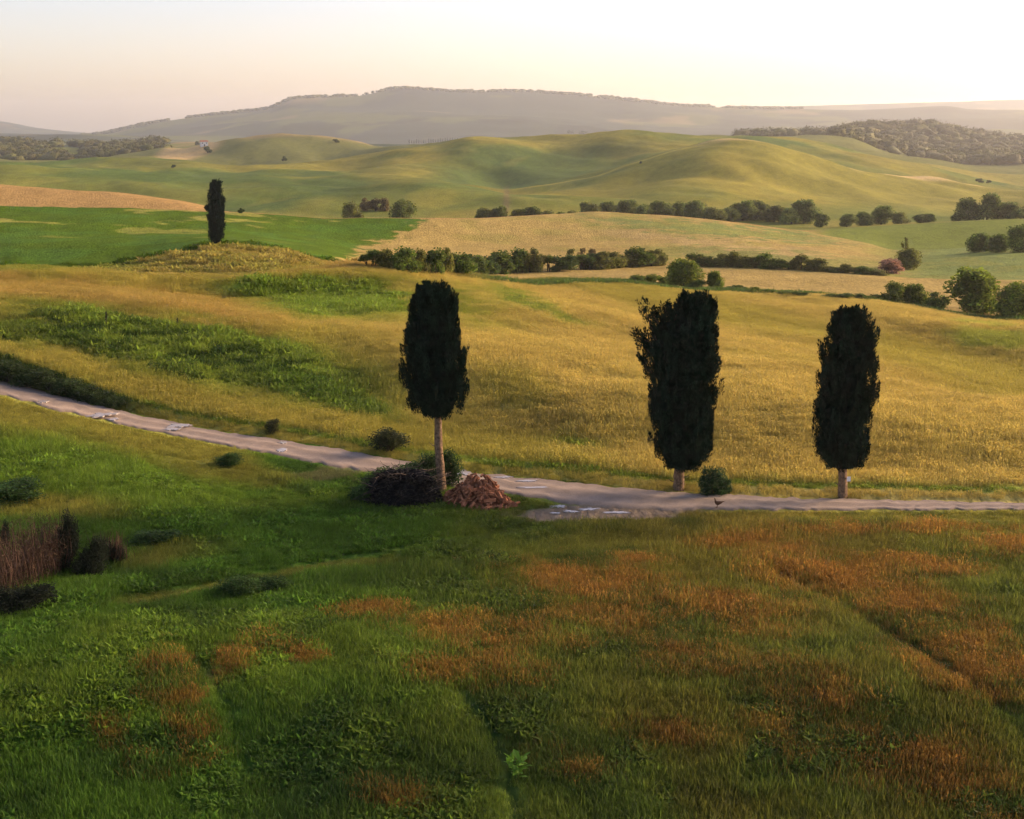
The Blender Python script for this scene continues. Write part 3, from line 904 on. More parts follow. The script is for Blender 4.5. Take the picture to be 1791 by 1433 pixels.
# ------------------------------------------------------------------ broadleaf trees and bushes
def leafy(seed, lobes, nleaf, size, flat=1.0, base=.0, trunk_h=.25, airy=0.0, core=.78, stems=1, low=.2, reach=1.08, spread=1.0, rmin=.11):
    """unit plant about 1 high and 1 wide; returns crown mesh and stem mesh"""
    g = np.random.default_rng(seed)
    C = []; Rr = []
    for i in range(lobes):
        a = g.uniform(0, 2 * math.pi); rr = math.sqrt(g.random()) * .34 * spread; h = g.uniform(low, .80)
        w = 1 - abs(h - .35) * 1.0
        C.append((rr * w * math.cos(a), rr * w * math.sin(a), base + (1 - base) * h)); Rr.append(g.uniform(rmin, .23) * (1 - .3 * (h > .68)))
    C = np.array(C); Rr = np.array(Rr)
    C[:, 2] *= flat
    parts = []
    for c0, r0 in zip(C, Rr):
        v = ICO2[0] * (1 + .22 * (vnoise(ICO2[0][:, 0] * 2 + c0[0] * 9, ICO2[0][:, 1] * 2 + ICO2[0][:, 2] * 3, seed % 50)[:, None] - .5)) * r0 * core + c0
        v[:, 2] = np.maximum(v[:, 2], .0)
        if airy < .8:
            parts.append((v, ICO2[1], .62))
    k = (nleaf * Rr ** 2 / (Rr ** 2).sum()).astype(int)
    for c0, r0, kk in zip(C, Rr, k):
        u = rand_unit(kk, g)
        p = c0 + u * (r0 * g.uniform(.72 - airy * .5, reach, kk))[:, None]
        p[:, 2] = np.maximum(p[:, 2], .01)
        d = norm(u * .6 + rand_unit(kk, g) + np.array((0, 0, .15)))
        L_ = g.uniform(.6, 1.3, kk) * size
        v, f = leaf_quads(p - d * (L_ * .4)[:, None], d, L_, L_ * .7, g)
        tn = g.uniform(.75, 1.2) * g.uniform(.6, 1.45, kk)
        parts.append((v, f, np.repeat(np.stack([tn * g.uniform(.9, 1.15, kk), tn, tn * .9], 1), 4, 0)))
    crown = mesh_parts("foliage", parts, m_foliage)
    tp = []
    for s_ in range(stems):
        ox = 0 if stems == 1 else g.uniform(-.16, .16)
        pts = np.array([(ox, 0, -.06), (ox + .01, .0, trunk_h * .5), (ox - .01, .01, trunk_h), (ox * .7, 0, .6 * flat)])
        tp.append((*tube(pts, [.035 / stems ** .4, .03 / stems ** .4, .024 / stems ** .4, .008], 6), 1.0))
    for i in g.choice(lobes, min(5, lobes), replace=False):
        st = np.array((0, 0, trunk_h * g.uniform(.5, 1)))
        mid = (st + C[i]) / 2 + (0, 0, -.02)
        tp.append((*tube([st, mid, C[i]], [.016, .011, .004], 5), 1.0))
    return crown, mesh_parts("stem", tp, m_bark2, True)


TREES = [leafy(101, 22, 4200, .06, low=.12, core=.62, reach=1.22), leafy(102, 18, 4200, .06, low=.12, core=.62, reach=1.25), leafy(103, 26, 4400, .055, low=.14, trunk_h=.3, core=.62, reach=1.22), leafy(104, 16, 4200, .06, low=.1, core=.62, reach=1.3)]
BUSHES = [leafy(111, 15, 2300, .075, trunk_h=.1, stems=3, low=.08, core=.6, reach=1.3), leafy(112, 17, 2300, .075, trunk_h=.1, stems=3, low=.08, core=.6, reach=1.35), leafy(113, 12, 2200, .08, trunk_h=.1, stems=2, low=.08, core=.6, reach=1.3)]
AIRY = [leafy(121, 9, 900, .085, airy=.9, stems=4, trunk_h=.3), leafy(122, 8, 800, .085, airy=.9, stems=4, trunk_h=.3)]
NEARB = [leafy(131, 16, 5200, .055, trunk_h=.08, stems=5, airy=.6, low=.08, core=.4, reach=1.7, spread=1.3, rmin=.05), leafy(132, 14, 5200, .06, trunk_h=.08, stems=5, airy=.6, low=.08, core=.4, reach=1.9, spread=1.35, rmin=.05)]
FARM = [leafy(141, 9, 420, .16, core=.9), leafy(142, 7, 420, .17, core=.9), leafy(143, 11, 460, .15, core=.9)]


def plant(name, proto, loc, w, h, color, label, cat, group=None, dep=None, parts=("crown", "trunk")):
    o = empty(name, loc, random.uniform(0, 6.28), (w * 1.05, (dep or w) * 1.05, h * 1.10))
    tag(o, label, cat, group)
    for nm, me in zip(parts, proto):
        c = bpy.data.objects.new(nm, me); COL.objects.link(c); c.parent = o
        k_ = random.uniform(.85, 1.15)
        c.color = (color[0] * k_, color[1] * k_, color[2] * k_, 1)
    return o


def plant_px(name, protos, cx, top, bot, wpx, color, label, cat, group=None, Y=None, dep=None, parts=("crown", "trunk")):
    """stand a plant on the land at the foot seen at (cx, bot), or at distance Y with its top at (cx, top)"""
    if Y is None:
        p = hit(cx, bot)
    else:
        X, _, _ = pt_Y(cx, top, Y); p = (X, Y, g1(X, Y))
    _, _, zt = pt_Y(cx, top, p[1])
    depth = p[1] * CP - (p[2] - HC) * SP
    w = wpx * depth / FPX
    h = max(zt - p[2], .25)
    return plant(name, random.choice(protos), (p[0], p[1], p[2] - .04), w, h, color, label, cat, group, dep, parts)


BP = ("foliage", "stem")
ORD = ("first second third fourth fifth sixth seventh eighth ninth tenth eleventh twelfth thirteenth fourteenth fifteenth sixteenth seventeenth "
       "eighteenth nineteenth twentieth twenty-first twenty-second twenty-third twenty-fourth twenty-fifth twenty-sixth twenty-seventh "
       "twenty-eighth twenty-ninth thirtieth thirty-first thirty-second").split()
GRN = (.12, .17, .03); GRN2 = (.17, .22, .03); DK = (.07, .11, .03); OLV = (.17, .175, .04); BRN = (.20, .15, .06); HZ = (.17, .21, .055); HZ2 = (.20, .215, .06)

# long hedgerow between the golden fields
L1 = "%s bush from the left in the long dark mid-field hedgerow"
random.seed(5)
for i, x in enumerate(np.linspace(640, 1155, 30)):
    x += random.uniform(-6, 6)
    base = float(np.interp(x, [630, 700, 760, 830, 1000, 1160], [465, 474, 480, 480, 472, 463]))
    tall = random.choice([20, 24, 28, 34, 26, 18]) + 6 * (x < 900)
    if 700 < x < 960:
        tall += 6
    plant_px("hedge_bush", BUSHES + AIRY[:1], x, base - tall, base + 1, random.uniform(36, 62), random.choice([GRN, GRN, DK, OLV]), L1 % ORD[i], "bush", "bushes of the mid-field hedgerow", parts=BP)
L1b = "%s tall thin bush from the left standing up out of the mid-field hedgerow"
for i, (x, t) in enumerate([(668, 434), (700, 438), (745, 442), (790, 440), (865, 437), (890, 442), (1000, 430), (1018, 428), (1035, 432), (1105, 436), (1157, 438)]):
    base = float(np.interp(x, [630, 700, 760, 830, 1000, 1160], [464, 473, 479, 479, 471, 462]))
    plant_px("thin_bush", AIRY, x, t, base, random.uniform(20, 30), random.choice([OLV, BRN, BRN]), L1b % ORD[i], "bush", "thin bushes of the mid-field hedgerow", parts=BP)
L2 = "%s bush from the left in the hedge line ending at the pinkish scrub"
for i, x in enumerate(np.linspace(1215, 1530, 20)):
    base = float(np.interp(x, [1160, 1300, 1400, 1530], [463, 467, 471, 480]))
    plant_px("hedge_bush", BUSHES, x + random.uniform(-4, 4), base - random.uniform(13, 28) * (1 - .45 * (x > 1440)), base + 1, random.uniform(32, 52), random.choice([GRN, OLV, OLV]), L2 % ORD[i], "bush", "bushes of the right hedge line", parts=BP)
# hedge along the far edge of the near wheat field
plant_px("round_tree", TREES, 1197, 450, 503, 66, GRN2, "rounded green tree standing alone at the wheat field edge above the widest cypress", "tree")
plant_px("small_tree", TREES, 1251, 472, 506, 36, GRN2, "small upright green tree just right of the rounded field edge tree", "tree")
L3 = "%s low green bush from the left along the near wheat field's far edge"
for i, (x, t, b_, w) in enumerate([(1115, 481, 497, 34), (1140, 480, 499, 36), (1163, 484, 501, 30), (1222, 490, 506, 34), (1285, 499, 509, 36), (1315, 502, 513, 30), (1345, 507, 516, 34), (1375, 509, 518, 36), (1400, 510, 520, 30),
                    (1448, 514, 522, 30), (1475, 513, 524, 34), (1500, 513, 526, 34), (1525, 515, 528, 34)]):
    plant_px("hedge_bush", BUSHES, x, t, b_, w * 1.4, random.choice([GRN, GRN2, GRN]), L3 % ORD[i], "bush", "low bushes at the wheat field edge", parts=BP)
plant_px("broad_bush", TREES, 1562, 492, 533, 50, GRN2, "left half of the paired broad green bushes right of the slim cypress top", "bush", parts=BP)
plant_px("broad_bush", TREES, 1597, 494, 535, 48, GRN2, "right half of the paired broad green bushes right of the slim cypress top", "bush", parts=BP)
plant_px("hedge_bush", BUSHES, 1640, 512, 542, 48, GRN, "low dark bush filling the gap beside the largest green field tree", "bush", parts=BP)
plant_px("spreading_tree", TREES, 1706, 468, 548, 112, GRN2, "largest spreading green tree at the right edge of the wheat field", "tree")
plant_px("spreading_tree", TREES, 1778, 490, 556, 90, GRN2, "spreading green tree cut by the right picture edge above the wheat field", "tree")
# scrub by the valley corner
plant_px("pink_scrub", BUSHES, 1555, 452, 478, 58, (.42, .24, .17), "pinkish brown scrub bush in the corner of the pale fields", "bush", parts=BP)
plant_px("olive_tree", TREES, 1588, 432, 470, 52, OLV, "olive coloured round tree above the pinkish scrub", "tree")
plant_px("poplar_tree", AIRY, 1583, 412, 440, 14, OLV, "tiny thin poplar poking up behind the olive coloured tree", "tree")
for x, t, b_, w, lb in [(1712, 406, 441, 46, "dark bush at the left end of the right-hand thicket"), (1745, 408, 441, 50, "middle dark bush of the right-hand thicket"), (1782, 392, 441, 56, "tall dark bush of the right-hand thicket at the picture edge")]:
    plant_px("thicket_bush", TREES, x, t, b_, w, GRN, lb, "bush", parts=BP)
# trees of the valley behind the second crest
VG = "trees along the valley below the hills"
L4 = "%s dark hazy tree from the left in the long valley row"
for i, (x, t, w, yy) in enumerate([(1030, 352, 44, 540), (1062, 353, 40, 545), (1095, 348, 48, 550), (1125, 356, 36, 540), (1155, 350, 44, 545), (1183, 353, 40, 550), (1215, 349, 48, 540), (1248, 361, 44, 530), (1275, 362, 40, 535), (1300, 351, 56, 545), (1330, 350, 58, 550), (1355, 358, 40, 540),
                    (1385, 362, 42, 530), (1408, 347, 50, 535), (1437, 371, 30, 500), (1482, 374, 36, 490), (1515, 370, 36, 495), (1543, 360, 50, 500), (1577, 370, 36, 495), (1612, 374, 30, 500), (1626, 373, 24, 500)]):
    plant_px("valley_tree", TREES, x, t, 0, w * 1.1, random.choice([HZ, HZ, HZ2]), L4 % ORD[i], "tree", VG, Y=yy)
L5 = "%s hazy tree from the left of the tall clump at the valley's right end"
for i, (x, t, w) in enumerate([(1672, 372, 22), (1700, 345, 50), (1730, 336, 58), (1768, 352, 54), (1810, 350, 56)]):
    plant_px("valley_tree", TREES, x, t, 0, w * 1.1, random.choice([HZ, HZ, HZ2]), L5 % ORD[i], "tree", "trees of the right valley clump", Y=500)
plant_px("valley_tree", TREES, 617, 352, 0, 42, HZ2, "pale round tree left of the darker one behind the golden crest", "tree", Y=470)
plant_px("valley_tree", TREES, 703, 347, 0, 54, HZ, "dark rounded tree alone behind the crest left of picture centre", "tree", Y=460)
for lb, x, w in [("left", 640, 24), ("middle", 656, 26), ("right", 672, 22)]:
    plant_px("valley_bush", BUSHES, x, 347, 0, w, BRN, lb + " one of three low brownish bushes between the two round valley trees", "bush", "brownish bushes in the valley", Y=560, parts=BP)
L6 = "%s low dark bush from the left behind the golden crest at picture centre"
for i, (x, t, w) in enumerate([(848, 362, 36), (873, 360, 40), (905, 364, 36), (928, 360, 44), (955, 367, 34), (980, 370, 36), (1003, 367, 34)]):
    plant_px("valley_bush", TREES, x, t, 0, w, random.choice([HZ, HZ2]), L6 % ORD[i], "bush", "bushes behind the central crest", Y=470, parts=BP)
plant_px("field_bush", BUSHES, 422, 364, 373, 13, DK, "tiny dark bush on the crest right of the lone far cypress", "bush", parts=BP)
for x, t, b_, w, lb in [(363, 256, 268, 18, "dark round bush on the far pale hill below the tiny white house"), (303, 288, 294, 10, "tiny dark bush on the green ridge at the left"),
                        (497, 273, 282, 10, "small lone tree on the slope of the far left hill"), (1000, 228, 235, 18, "dark bush on the skyline of the central hill, left one of two"),
                        (1021, 229, 235, 18, "dark bush on the skyline of the central hill, right one of two"), (1120, 282, 287, 6, "speck-like bush on the pale path of the hill"),
                        (588, 243, 250, 16, "low dark bush on the crest of the far left hill"), (345, 247, 254, 12, "small dark tree beside the tiny white house"),
                        (1712, 312, 320, 16, "small dark bush on the right hillside below the wood"), (1728, 315, 321, 12, "tiny bush right next to the hillside bush below the wood")]:
    plant_px("hill_bush", FARM, x, t, b_, w, DK, lb, "bush", parts=BP)

# bushes near the road
plant_px("roadside_bush", NEARB, 683, 752, 790, 60, (.05, .06, .025), "dark scrubby bush on the verge left of the tall-trunked cypress", "bush", parts=BP)
plant_px("roadside_bush", NEARB, 478, 731, 756, 30, (.06, .065, .025), "small thin bush on the field edge at the left", "bush", parts=BP)
plant_px("roadside_bush", NEARB, 1243, 815, 866, 46, (.04, .075, .03), "dark green bush beside the trunk of the widest cypress", "bush", parts=BP)
plant_px("roadside_bush", NEARB, 1268, 835, 864, 26, (.04, .075, .03), "low side shoot bush right of the dark green bush by the road", "bush", parts=BP)
plant_px("trunk_ivy", NEARB, 752, 790, 852, 44, (.035, .065, .022), "dark leafy bush at the left foot of the tall-trunked cypress", "bush", parts=BP)
plant_px("trunk_ivy", NEARB, 784, 793, 848, 38, (.04, .075, .022), "dark leafy bush at the right foot of the tall-trunked cypress", "bush", parts=BP)
L7 = "%s dark shrub from the left on the bank above the road"
for i, (x, t, b_, w) in enumerate([(15, 634, 668, 56), (50, 642, 676, 54), (85, 652, 684, 50), (118, 661, 692, 50), (150, 672, 700, 46), (178, 683, 707, 40), (203, 693, 713, 34)]):
    plant_px("bank_shrub", NEARB, x, t, b_, w * 1.25, (.05, .075, .025), L7 % ORD[i], "shrub", "shrubs on the roadside bank", parts=BP)  # dark row stands in for the shade under the bank
for x, t, b_, w, lb in [(30, 838, 868, 110, "dark green low shrub patch standing for weed shadow in the grass at the left edge"), (280, 926, 950, 90, "flat dark green shrub standing for weed shadow in the meadow right of the dead reeds"),
                        (425, 1010, 1042, 70, "dark low shrub standing for weed shadow in the meadow below the grass track"), (475, 1008, 1034, 60, "dark low shrub standing for weed shadow right of its twin below the grass track"),
                        (400, 795, 812, 46, "small dark weed patch on the verge where the track leaves the road"),
                        (632, 846, 880, 50, "green shrub at the left end of the dark brush heap"),
                        (665, 822, 858, 60, "leafy green shrub behind the left part of the dark brush heap"), (715, 806, 856, 70, "leafy green shrub behind the right part of the dark brush heap")]:
    plant_px("meadow_shrub", NEARB, x, t, b_, w, (.055, .105, .025), lb, "shrub", parts=BP)  # open-meadow ones are added in place of flat shadows among lush weeds
for x, t, b_, lb in [(187, 541, 572, "tall thin weed standing in the field at the left"), (311, 553, 577, "shorter thin weed in the field right of the tall one")]:
    plant_px("tall_weed", AIRY, x, t, b_, 7, (.10, .11, .04), lb, "plant", parts=BP)

# ------------------------------------------------------------------ woods far off
m_wood = mat_leaf("wood_canopy", (.085, .08, .012), lo=.55, hi=1.45, scale=.03, transl=0)
n = m_wood.node_tree; tcw = N(n, "ShaderNodeTexCoord"); tw = N(n, "ShaderNodeTexNoise"); tw.inputs["Scale"].default_value = .45; tw.inputs["Detail"].default_value = 5
n.links.new(tcw.outputs["Object"], tw.inputs["Vector"])
bw = N(n, "ShaderNodeBump"); bw.inputs["Strength"].default_value = 1.0; bw.inputs["Distance"].default_value = 2.5
n.links.new(tw.outputs["Fac"], bw.inputs["Height"]); n.links.new(bw.outputs[0], n.nodes["Principled BSDF"].inputs["Normal"])


def wood(name, label, pts, hmin, hmax, seed, sub=ICO2, leaf=0):
    g = np.random.default_rng(seed); parts = []
    for X, Y in pts:
        z = g1(X, Y); h = g.uniform(hmin, hmax); w = h * g.uniform(.8, 1.25)
        d = norm(sub[0] + g.normal(size=sub[0].shape) * .22) * (1 + g.uniform(-.38, .38, (len(sub[0]), 1)))
        v = d * np.array((w, w, h * .55)) + np.array((X, Y, z + h * .5))
        if leaf:
            u_ = rand_unit(leaf, g); u_[:, 2] = np.abs(u_[:, 2]) * 1.1; pq = np.array((X, Y, z + h * .5)) + u_ * np.array((w, w, h * .55)) * g.uniform(.75, 1.25, (leaf, 1))
            lv, lf_ = leaf_quads(pq, norm(u_ + rand_unit(leaf, g)), g.uniform(.9, 2.6, leaf), g.uniform(.8, 2.0, leaf), g)
            parts.append((lv, lf_, np.repeat(g.uniform(.5, 1.5, (leaf, 1)) * np.ones(3), 4, 0)))
        parts.append((v, sub[1], g.uniform(.55, 1.4) * np.array((g.uniform(.9, 1.15), 1, .9))))
    o = link(name, mesh_parts(name, parts, m_wood, True), None)
    tag(o, label, None, None, "stuff")
    return o


def scatter(n_, pxr, Yr, keep, seed):
    g = np.random.default_rng(seed); out = []
    while len(out) < n_:
        Y = g.uniform(*Yr); px_ = g.uniform(*pxr); a, b, c = ray(px_, 250); X = a / b * Y
        if keep(px_, Y, g1(X, Y)):
            out.append((X, Y))
    return out


def keep_r(px_, Y, z):
    if px_ < 1290: return False
    _, py = project(0, Y, z)
    if px_ < 1460: return Y > 2150 and py < 246
    return py < np.interp(px_, [1440, 1480, 1560, 1640, 1791, 2100], [240, 250, 272, 288, 291, 293]) and Y > 1740


wood("hill_wood", "dense green wood covering the hill at the right skyline", scatter(2400, (1290, 2150), (1740, 2640), keep_r, 3), 5, 13, 31, ICO1, 44)
wood("left_wood", "dark hazy wood on low ground at the far left", scatter(800, (-250, 290), (1900, 2650), lambda p, Y, z: fbm(np.array([p / 60.]), np.array([Y / 120.]), 5)[0] > .43, 4), 6, 12, 32, ICO1, 40)
wood("mountain_wood", "far trees along the mountain skyline", scatter(1500, (140, 1400), (6900, 7400), lambda p, Y, z: fbm(np.array([p / 40.]), np.array([Y / 300.]), 6)[0] > .40, 5), 6, 13, 33, ICO1)

# avenue of tiny cypresses on the far saddle
def mini_cypress():
    g = np.random.default_rng(9)
    v, f = tube([(0, 0, -.1), (0, 0, .08), (0, 0, .14), (0, 0, .45), (0, 0, .8), (0, 0, 1)], [.03, .03, .13, .17, .11, .01], 8)
    return mesh_parts("avenue_cypress", [(v + g.normal(size=v.shape) * .012, f, 1.0)], m_cyp)


mc = mini_cypress()
for i, x in enumerate(np.linspace(716, 800, 21)):
    X_, _, _ = pt_Y(x, 252, 4550.0); p = (X_, 4550.0, g1(X_, 4550.0))
    o = link("avenue_cypress", mc, None, loc=p)
    s_ = random.uniform(11, 15)
    o.scale = (s_, s_, s_)
    tag(o, "%s tiny cypress from the left in the distant avenue below the mountain" % ORD[i], "tree", "cypresses of the distant avenue")

# tiny white farmhouse
m_plaster = mat_noise("white_plaster", (.75, .70, .62), .5, .9, 1.1)
m_tile = mat_noise("roof_tiles", (.35, .16, .10), 2, .8, 1.2)
m_dark = mat_noise("dark_opening", (.05, .045, .04), 2, .8, 1.2)
p = hit(357, 256)
hs = empty("farmhouse", p, .4); tag(hs, "tiny white farmhouse far off at the left below the mountain", "house")


def boxm(x0, x1, y0, y1, z0, z1):
    v = [(x, y, z) for x in (x0, x1) for y in (y0, y1) for z in (z0, z1)]
    f = [(0, 1, 3, 2), (4, 6, 7, 5), (0, 4, 5, 1), (2, 3, 7, 6), (0, 2, 6, 4), (1, 5, 7, 3)]
    return np.array(v, float), np.array(f)


link("wall", mesh_parts("wall", [(*boxm(-4, 4, -3, 3, -1, 5), 1.0)], m_plaster), None, hs)
link("roof", mesh_parts("roof", [(np.array([(-4.4, -3.5, 4.8), (4.4, -3.5, 4.8), (4.4, 3.5, 4.8), (-4.4, 3.5, 4.8), (-4.4, 0, 6.8), (4.4, 0, 6.8)]), np.array([(0, 1, 5, 4), (2, 3, 4, 5), (1, 2, 5, 5), (3, 0, 4, 4), (3, 2, 1, 0)]), 1.0)], m_tile), None, hs)
link("door", mesh_parts("door", [(*boxm(-.6, .6, -3.06, -2.9, 0, 2.1), 1.0)], m_dark), None, hs)
for x in (-2.5, 2.5):
    link("window", mesh_parts("window", [(*boxm(x - .5, x + .5, -3.06, -2.9, 2.8, 4.1), 1.0)], m_dark), None, hs)

# ------------------------------------------------------------------ heaps beside the tall-trunked cypress
m_log = mat_noise("split_logs", (.27, .105, .048), 5, .55, 1.5, .9, .3, random_=.45)
m_twig = mat_noise("dry_twigs", (.16, .11, .075), 4, .6, 1.4, .9)
m_brush = mat_leaf("dead_brush", (.012, .012, .011), transl=0)
pl = hit(830, 890); pr_ = hit(772, 884)
mpp = pl[1] / FPX


def heap_core(rx, ry, h, seed, mat, name, parent, tint=1.0):
    g = np.random.default_rng(seed); na, nr = 22, 7; V = [(0, 0, h)]
    for i in range(1, nr + 1):
        for j in range(na):
            a = 2 * math.pi * j / na; t = i / nr
            k_ = 1 + g.uniform(-.07, .07)
            V.append((rx * t * math.cos(a) * k_, ry * t * math.sin(a) * k_, h * (1 - t ** 1.6) - (.3 if i == nr else 0)))
    F = [(0, 1 + j, 1 + (j + 1) % na, 1 + (j + 1) % na) for j in range(na)]
    F += [(1 + (i - 1) * na + j, 1 + i * na + j, 1 + i * na + (j + 1) % na, 1 + (i - 1) * na + (j + 1) % na) for i in range(1, nr) for j in range(na)]
    return link(name, mesh_parts(name, [(V, F, tint)], mat), None, parent)


log_meshes = []
for k in range(7):
    g = np.random.default_rng(200 + k)
    m_ = int(g.integers(4, 6)); L_ = g.uniform(.38, .62); r0 = g.uniform(.065, .10)
    an = np.sort(g.uniform(0, 2 * math.pi, m_)); an = np.linspace(0, 2 * math.pi, m_, endpoint=False) + g.uniform(-.3, .3, m_)
    ring = np.stack([np.cos(an), np.sin(an)], 1) * (r0 * g.uniform(.7, 1.2, m_))[:, None]
    V = [(-L_ / 2, *q) for q in ring] + [(L_ / 2, *(q * g.uniform(.8, 1.1))) for q in ring] + [(-L_ / 2, 0, 0), (L_ / 2, 0, 0)]
    F = [(j, (j + 1) % m_, m_ + (j + 1) % m_, m_ + j) for j in range(m_)] + [((j + 1) % m_, j, 2 * m_, 2 * m_) for j in range(m_)] + [(m_ + j, m_ + (j + 1) % m_, 2 * m_ + 1, 2 * m_ + 1) for j in range(m_)]
    log_meshes.append(mesh_parts("log", [(V, F, 1.0)], m_log))
lp = empty("log_heap", (pl[0], pl[1] + 1.0, g1(pl[0], pl[1] + 1.0))); tag(lp, "heap of reddish brown split logs right of the tall bare trunk", "log pile")
RX, RY, HH = 1.85, 1.35, 1.5
heap_core(RX * .82, RY * .82, HH * .84, 5, m_log, "heap_core", lp)["kind"] = "stuff"
g = np.random.default_rng(44)
for k in range(290):
    a = g.uniform(0, 2 * math.pi); t = math.sqrt(g.random()) if k % 12 else g.uniform(1.0, 1.3)
    zz = max(.04, HH * (1 - t ** 1.5) * g.uniform(.88, 1.0) * (1 + .12 * math.sin(3 * a + 1)))
    o = bpy.data.objects.new("log", log_meshes[k % 7]); COL.objects.link(o); o.parent = lp
    o.location = (RX * t * math.cos(a) + .12 * (zz > 1), RY * t * math.sin(a), zz + .02)
    o.rotation_euler = (g.uniform(-3, 3), g.uniform(-.2, .9) * (t < 1), a + g.uniform(-1.3, 1.3)); sl_ = g.uniform(.65, 1.25); o.scale = (sl_ * g.uniform(.8, 1.25), sl_, sl_)

dp = hit(702, 889); dpx, dpy = dp[0], dp[1] + 1.05
bp_ = empty("brush_heap", (dpx, dpy, g1(dpx, dpy))); tag(bp_, "nearly black heap of cut brush left of the tall bare trunk", "brush pile")
BX, BY, BH = 2.05, 1.35, 1.75
g = np.random.default_rng(46)
parts = []
def heapz(t): return BH * (1 - t ** 4.0)
V = [(0, 0, BH * .93)]; na, nr = 26, 8
for i in range(1, nr + 1):
    for j in range(na):
        a = 2 * math.pi * j / na; t = i / nr; k_ = 1 + g.uniform(-.06, .06)
        V.append((BX * .93 * t * math.cos(a) * k_, BY * .93 * t * math.sin(a) * k_, heapz(t) * .93 - (.3 if i == nr else 0)))
F = [(0, 1 + j, 1 + (j + 1) % na, 1 + (j + 1) % na) for j in range(na)]
F += [(1 + (i - 1) * na + j, 1 + i * na + j, 1 + i * na + (j + 1) % na, 1 + (i - 1) * na + (j + 1) % na) for i in range(1, nr) for j in range(na)]
parts.append((V, F, .8))
kk = 5200
a = g.uniform(0, 2 * math.pi, kk); t = np.sqrt(g.random(kk)); P = np.stack([BX * t * np.cos(a), BY * t * np.sin(a), heapz(t) * g.uniform(.9, 1.03, kk)], 1)
D = norm(np.stack([np.cos(a + g.normal(size=kk)), np.sin(a + g.normal(size=kk)), g.uniform(-.5, .45, kk)], 1))
v, f = leaf_quads(P, D, g.uniform(.12, .34, kk), g.uniform(.03, .08, kk), g)
parts.append((v, f, np.repeat((g.random(kk) ** 3 * 2.2 + .5)[:, None] * np.array((1, .95, .9)), 4, 0)))
link("brush_mass", mesh_parts("brush_mass", parts, m_brush), None, bp_)["kind"] = "stuff"
bm_ = []
for k in range(6):
    g2 = np.random.default_rng(300 + k); L_ = g2.uniform(.8, 1.7)
    Pq = np.array([(0, 0, 0), (L_ * .35, g2.uniform(-.12, .12), .05), (L_ * .7, g2.uniform(-.15, .15), g2.uniform(-.1, .1)), (L_, g2.uniform(-.25, .25), g2.uniform(-.15, .15))])
    bm_.append(mesh_parts("stick", [(*tube(Pq, [.022, .018, .012, .005], 5), 1.0)], m_twig, True))
m_twd = mat_noise("dark_twigs", (.035, .028, .022), 4, .6, 1.4, .9)
bmd = [me.copy() for me in bm_]
for me in bmd:
    me.materials.clear(); me.materials.append(m_twd)
for k in range(150):
    a = g.uniform(0, 2 * math.pi); t = math.sqrt(g.random()) * 1.04
    o = bpy.data.objects.new("stick", (bm_ if k % 7 == 0 else bmd)[k % 6]); COL.objects.link(o); o.parent = bp_
    o.location = (BX * t * math.cos(a), BY * t * math.sin(a), heapz(t) + .01)
    o.rotation_euler = (0, g.uniform(-.6, .5) * t, a + g.uniform(-1.6, 1.6))

# ------------------------------------------------------------------ dead reeds and dark weeds at the left edge
m_reed = mat_leaf("dead_reeds", (.075, .04, .024), lo=.6, hi=1.4, scale=1.0, transl=.15)
pb = hit(60, 1050)
rd = empty("reed_clump", pb); tag(rd, "clump of tall reddish dead reeds at the left edge of the meadow", "reeds")
g = np.random.default_rng(47); parts = []
stems = 1000
qx = g.uniform(-60, 128, stems); qy = np.interp(qx, [-60, 0, 60, 128], [1075, 1062, 1040, 1000]) - g.uniform(0, 46, stems)
A = []; 
for x, y in zip(qx, qy):
    h_ = hit(x, y); A.append((h_[0] - pb[0], h_[1] - pb[1], h_[2] - pb[2]))
A = np.array(A); Ht = np.interp(qx, [-60, 20, 100, 128], [2.9, 3.1, 2.5, 1.7]) * (.35 + .75 * g.beta(2.0, 2.0, stems)) * (.75 + .5 * vnoise(qx / 14, qx * 0, 66))
D = norm(np.stack([g.normal(size=stems) * .15, g.normal(size=stems) * .15, np.ones(stems)], 1))
v, f = leaf_quads(A, D, Ht, .032, g)
parts.append((v, f, np.repeat(g.uniform(.5, 1.5, stems)[:, None] * np.array((1, 1, 1)), 4, 0)))
kk = 5200; ii = g.integers(0, stems, kk); tt = g.uniform(.15, .95, kk)
v, f = leaf_quads(A[ii] + D[ii] * (Ht[ii] * tt)[:, None], norm(rand_unit(kk, g) + np.array((0, 0, .8))), g.uniform(.15, .45, kk), .028, g)
parts.append((v, f, np.repeat(g.uniform(.5, 1.5, kk)[:, None] * np.array((1, 1.1, .9)), 4, 0)))
link("stalks", mesh_parts("stalks", parts, m_reed), None, rd)["kind"] = "stuff"
DKW = (.022, .03, .016)
for x, t, b_, w, lb in [(122, 905, 1002, 34, "tall dark weed at the right side of the dead reeds"), (168, 945, 1000, 44, "dark shrub just right of the dead reeds"), (150, 970, 1008, 50, "low black shrub at the foot of the dead reeds"),
                        (60, 1020, 1062, 90, "dark undergrowth shrub below the dead reeds"), (-10, 1035, 1075, 80, "dark undergrowth shrub at the picture edge under the dead reeds"), (205, 950, 985, 34, "small dark shrub farthest right of the dead reeds"), (10, 915, 960, 16, "thin dark weed at the left picture edge behind the reeds")]:
    plant_px("dark_weed", NEARB, x, t, b_, w, DKW, lb, "plant", parts=BP)
kk = 160
pb2 = hit(195, 985); d2 = empty("dry_weed", pb2); tag(d2, "thin rust-brown dry weed stalks right of the dead reeds", "plant")
A = np.stack([g.normal(size=kk) * .35, g.normal(size=kk) * .2, np.zeros(kk) - .05], 1); D = norm(np.stack([g.normal(size=kk) * .14, g.normal(size=kk) * .14, np.ones(kk)], 1))
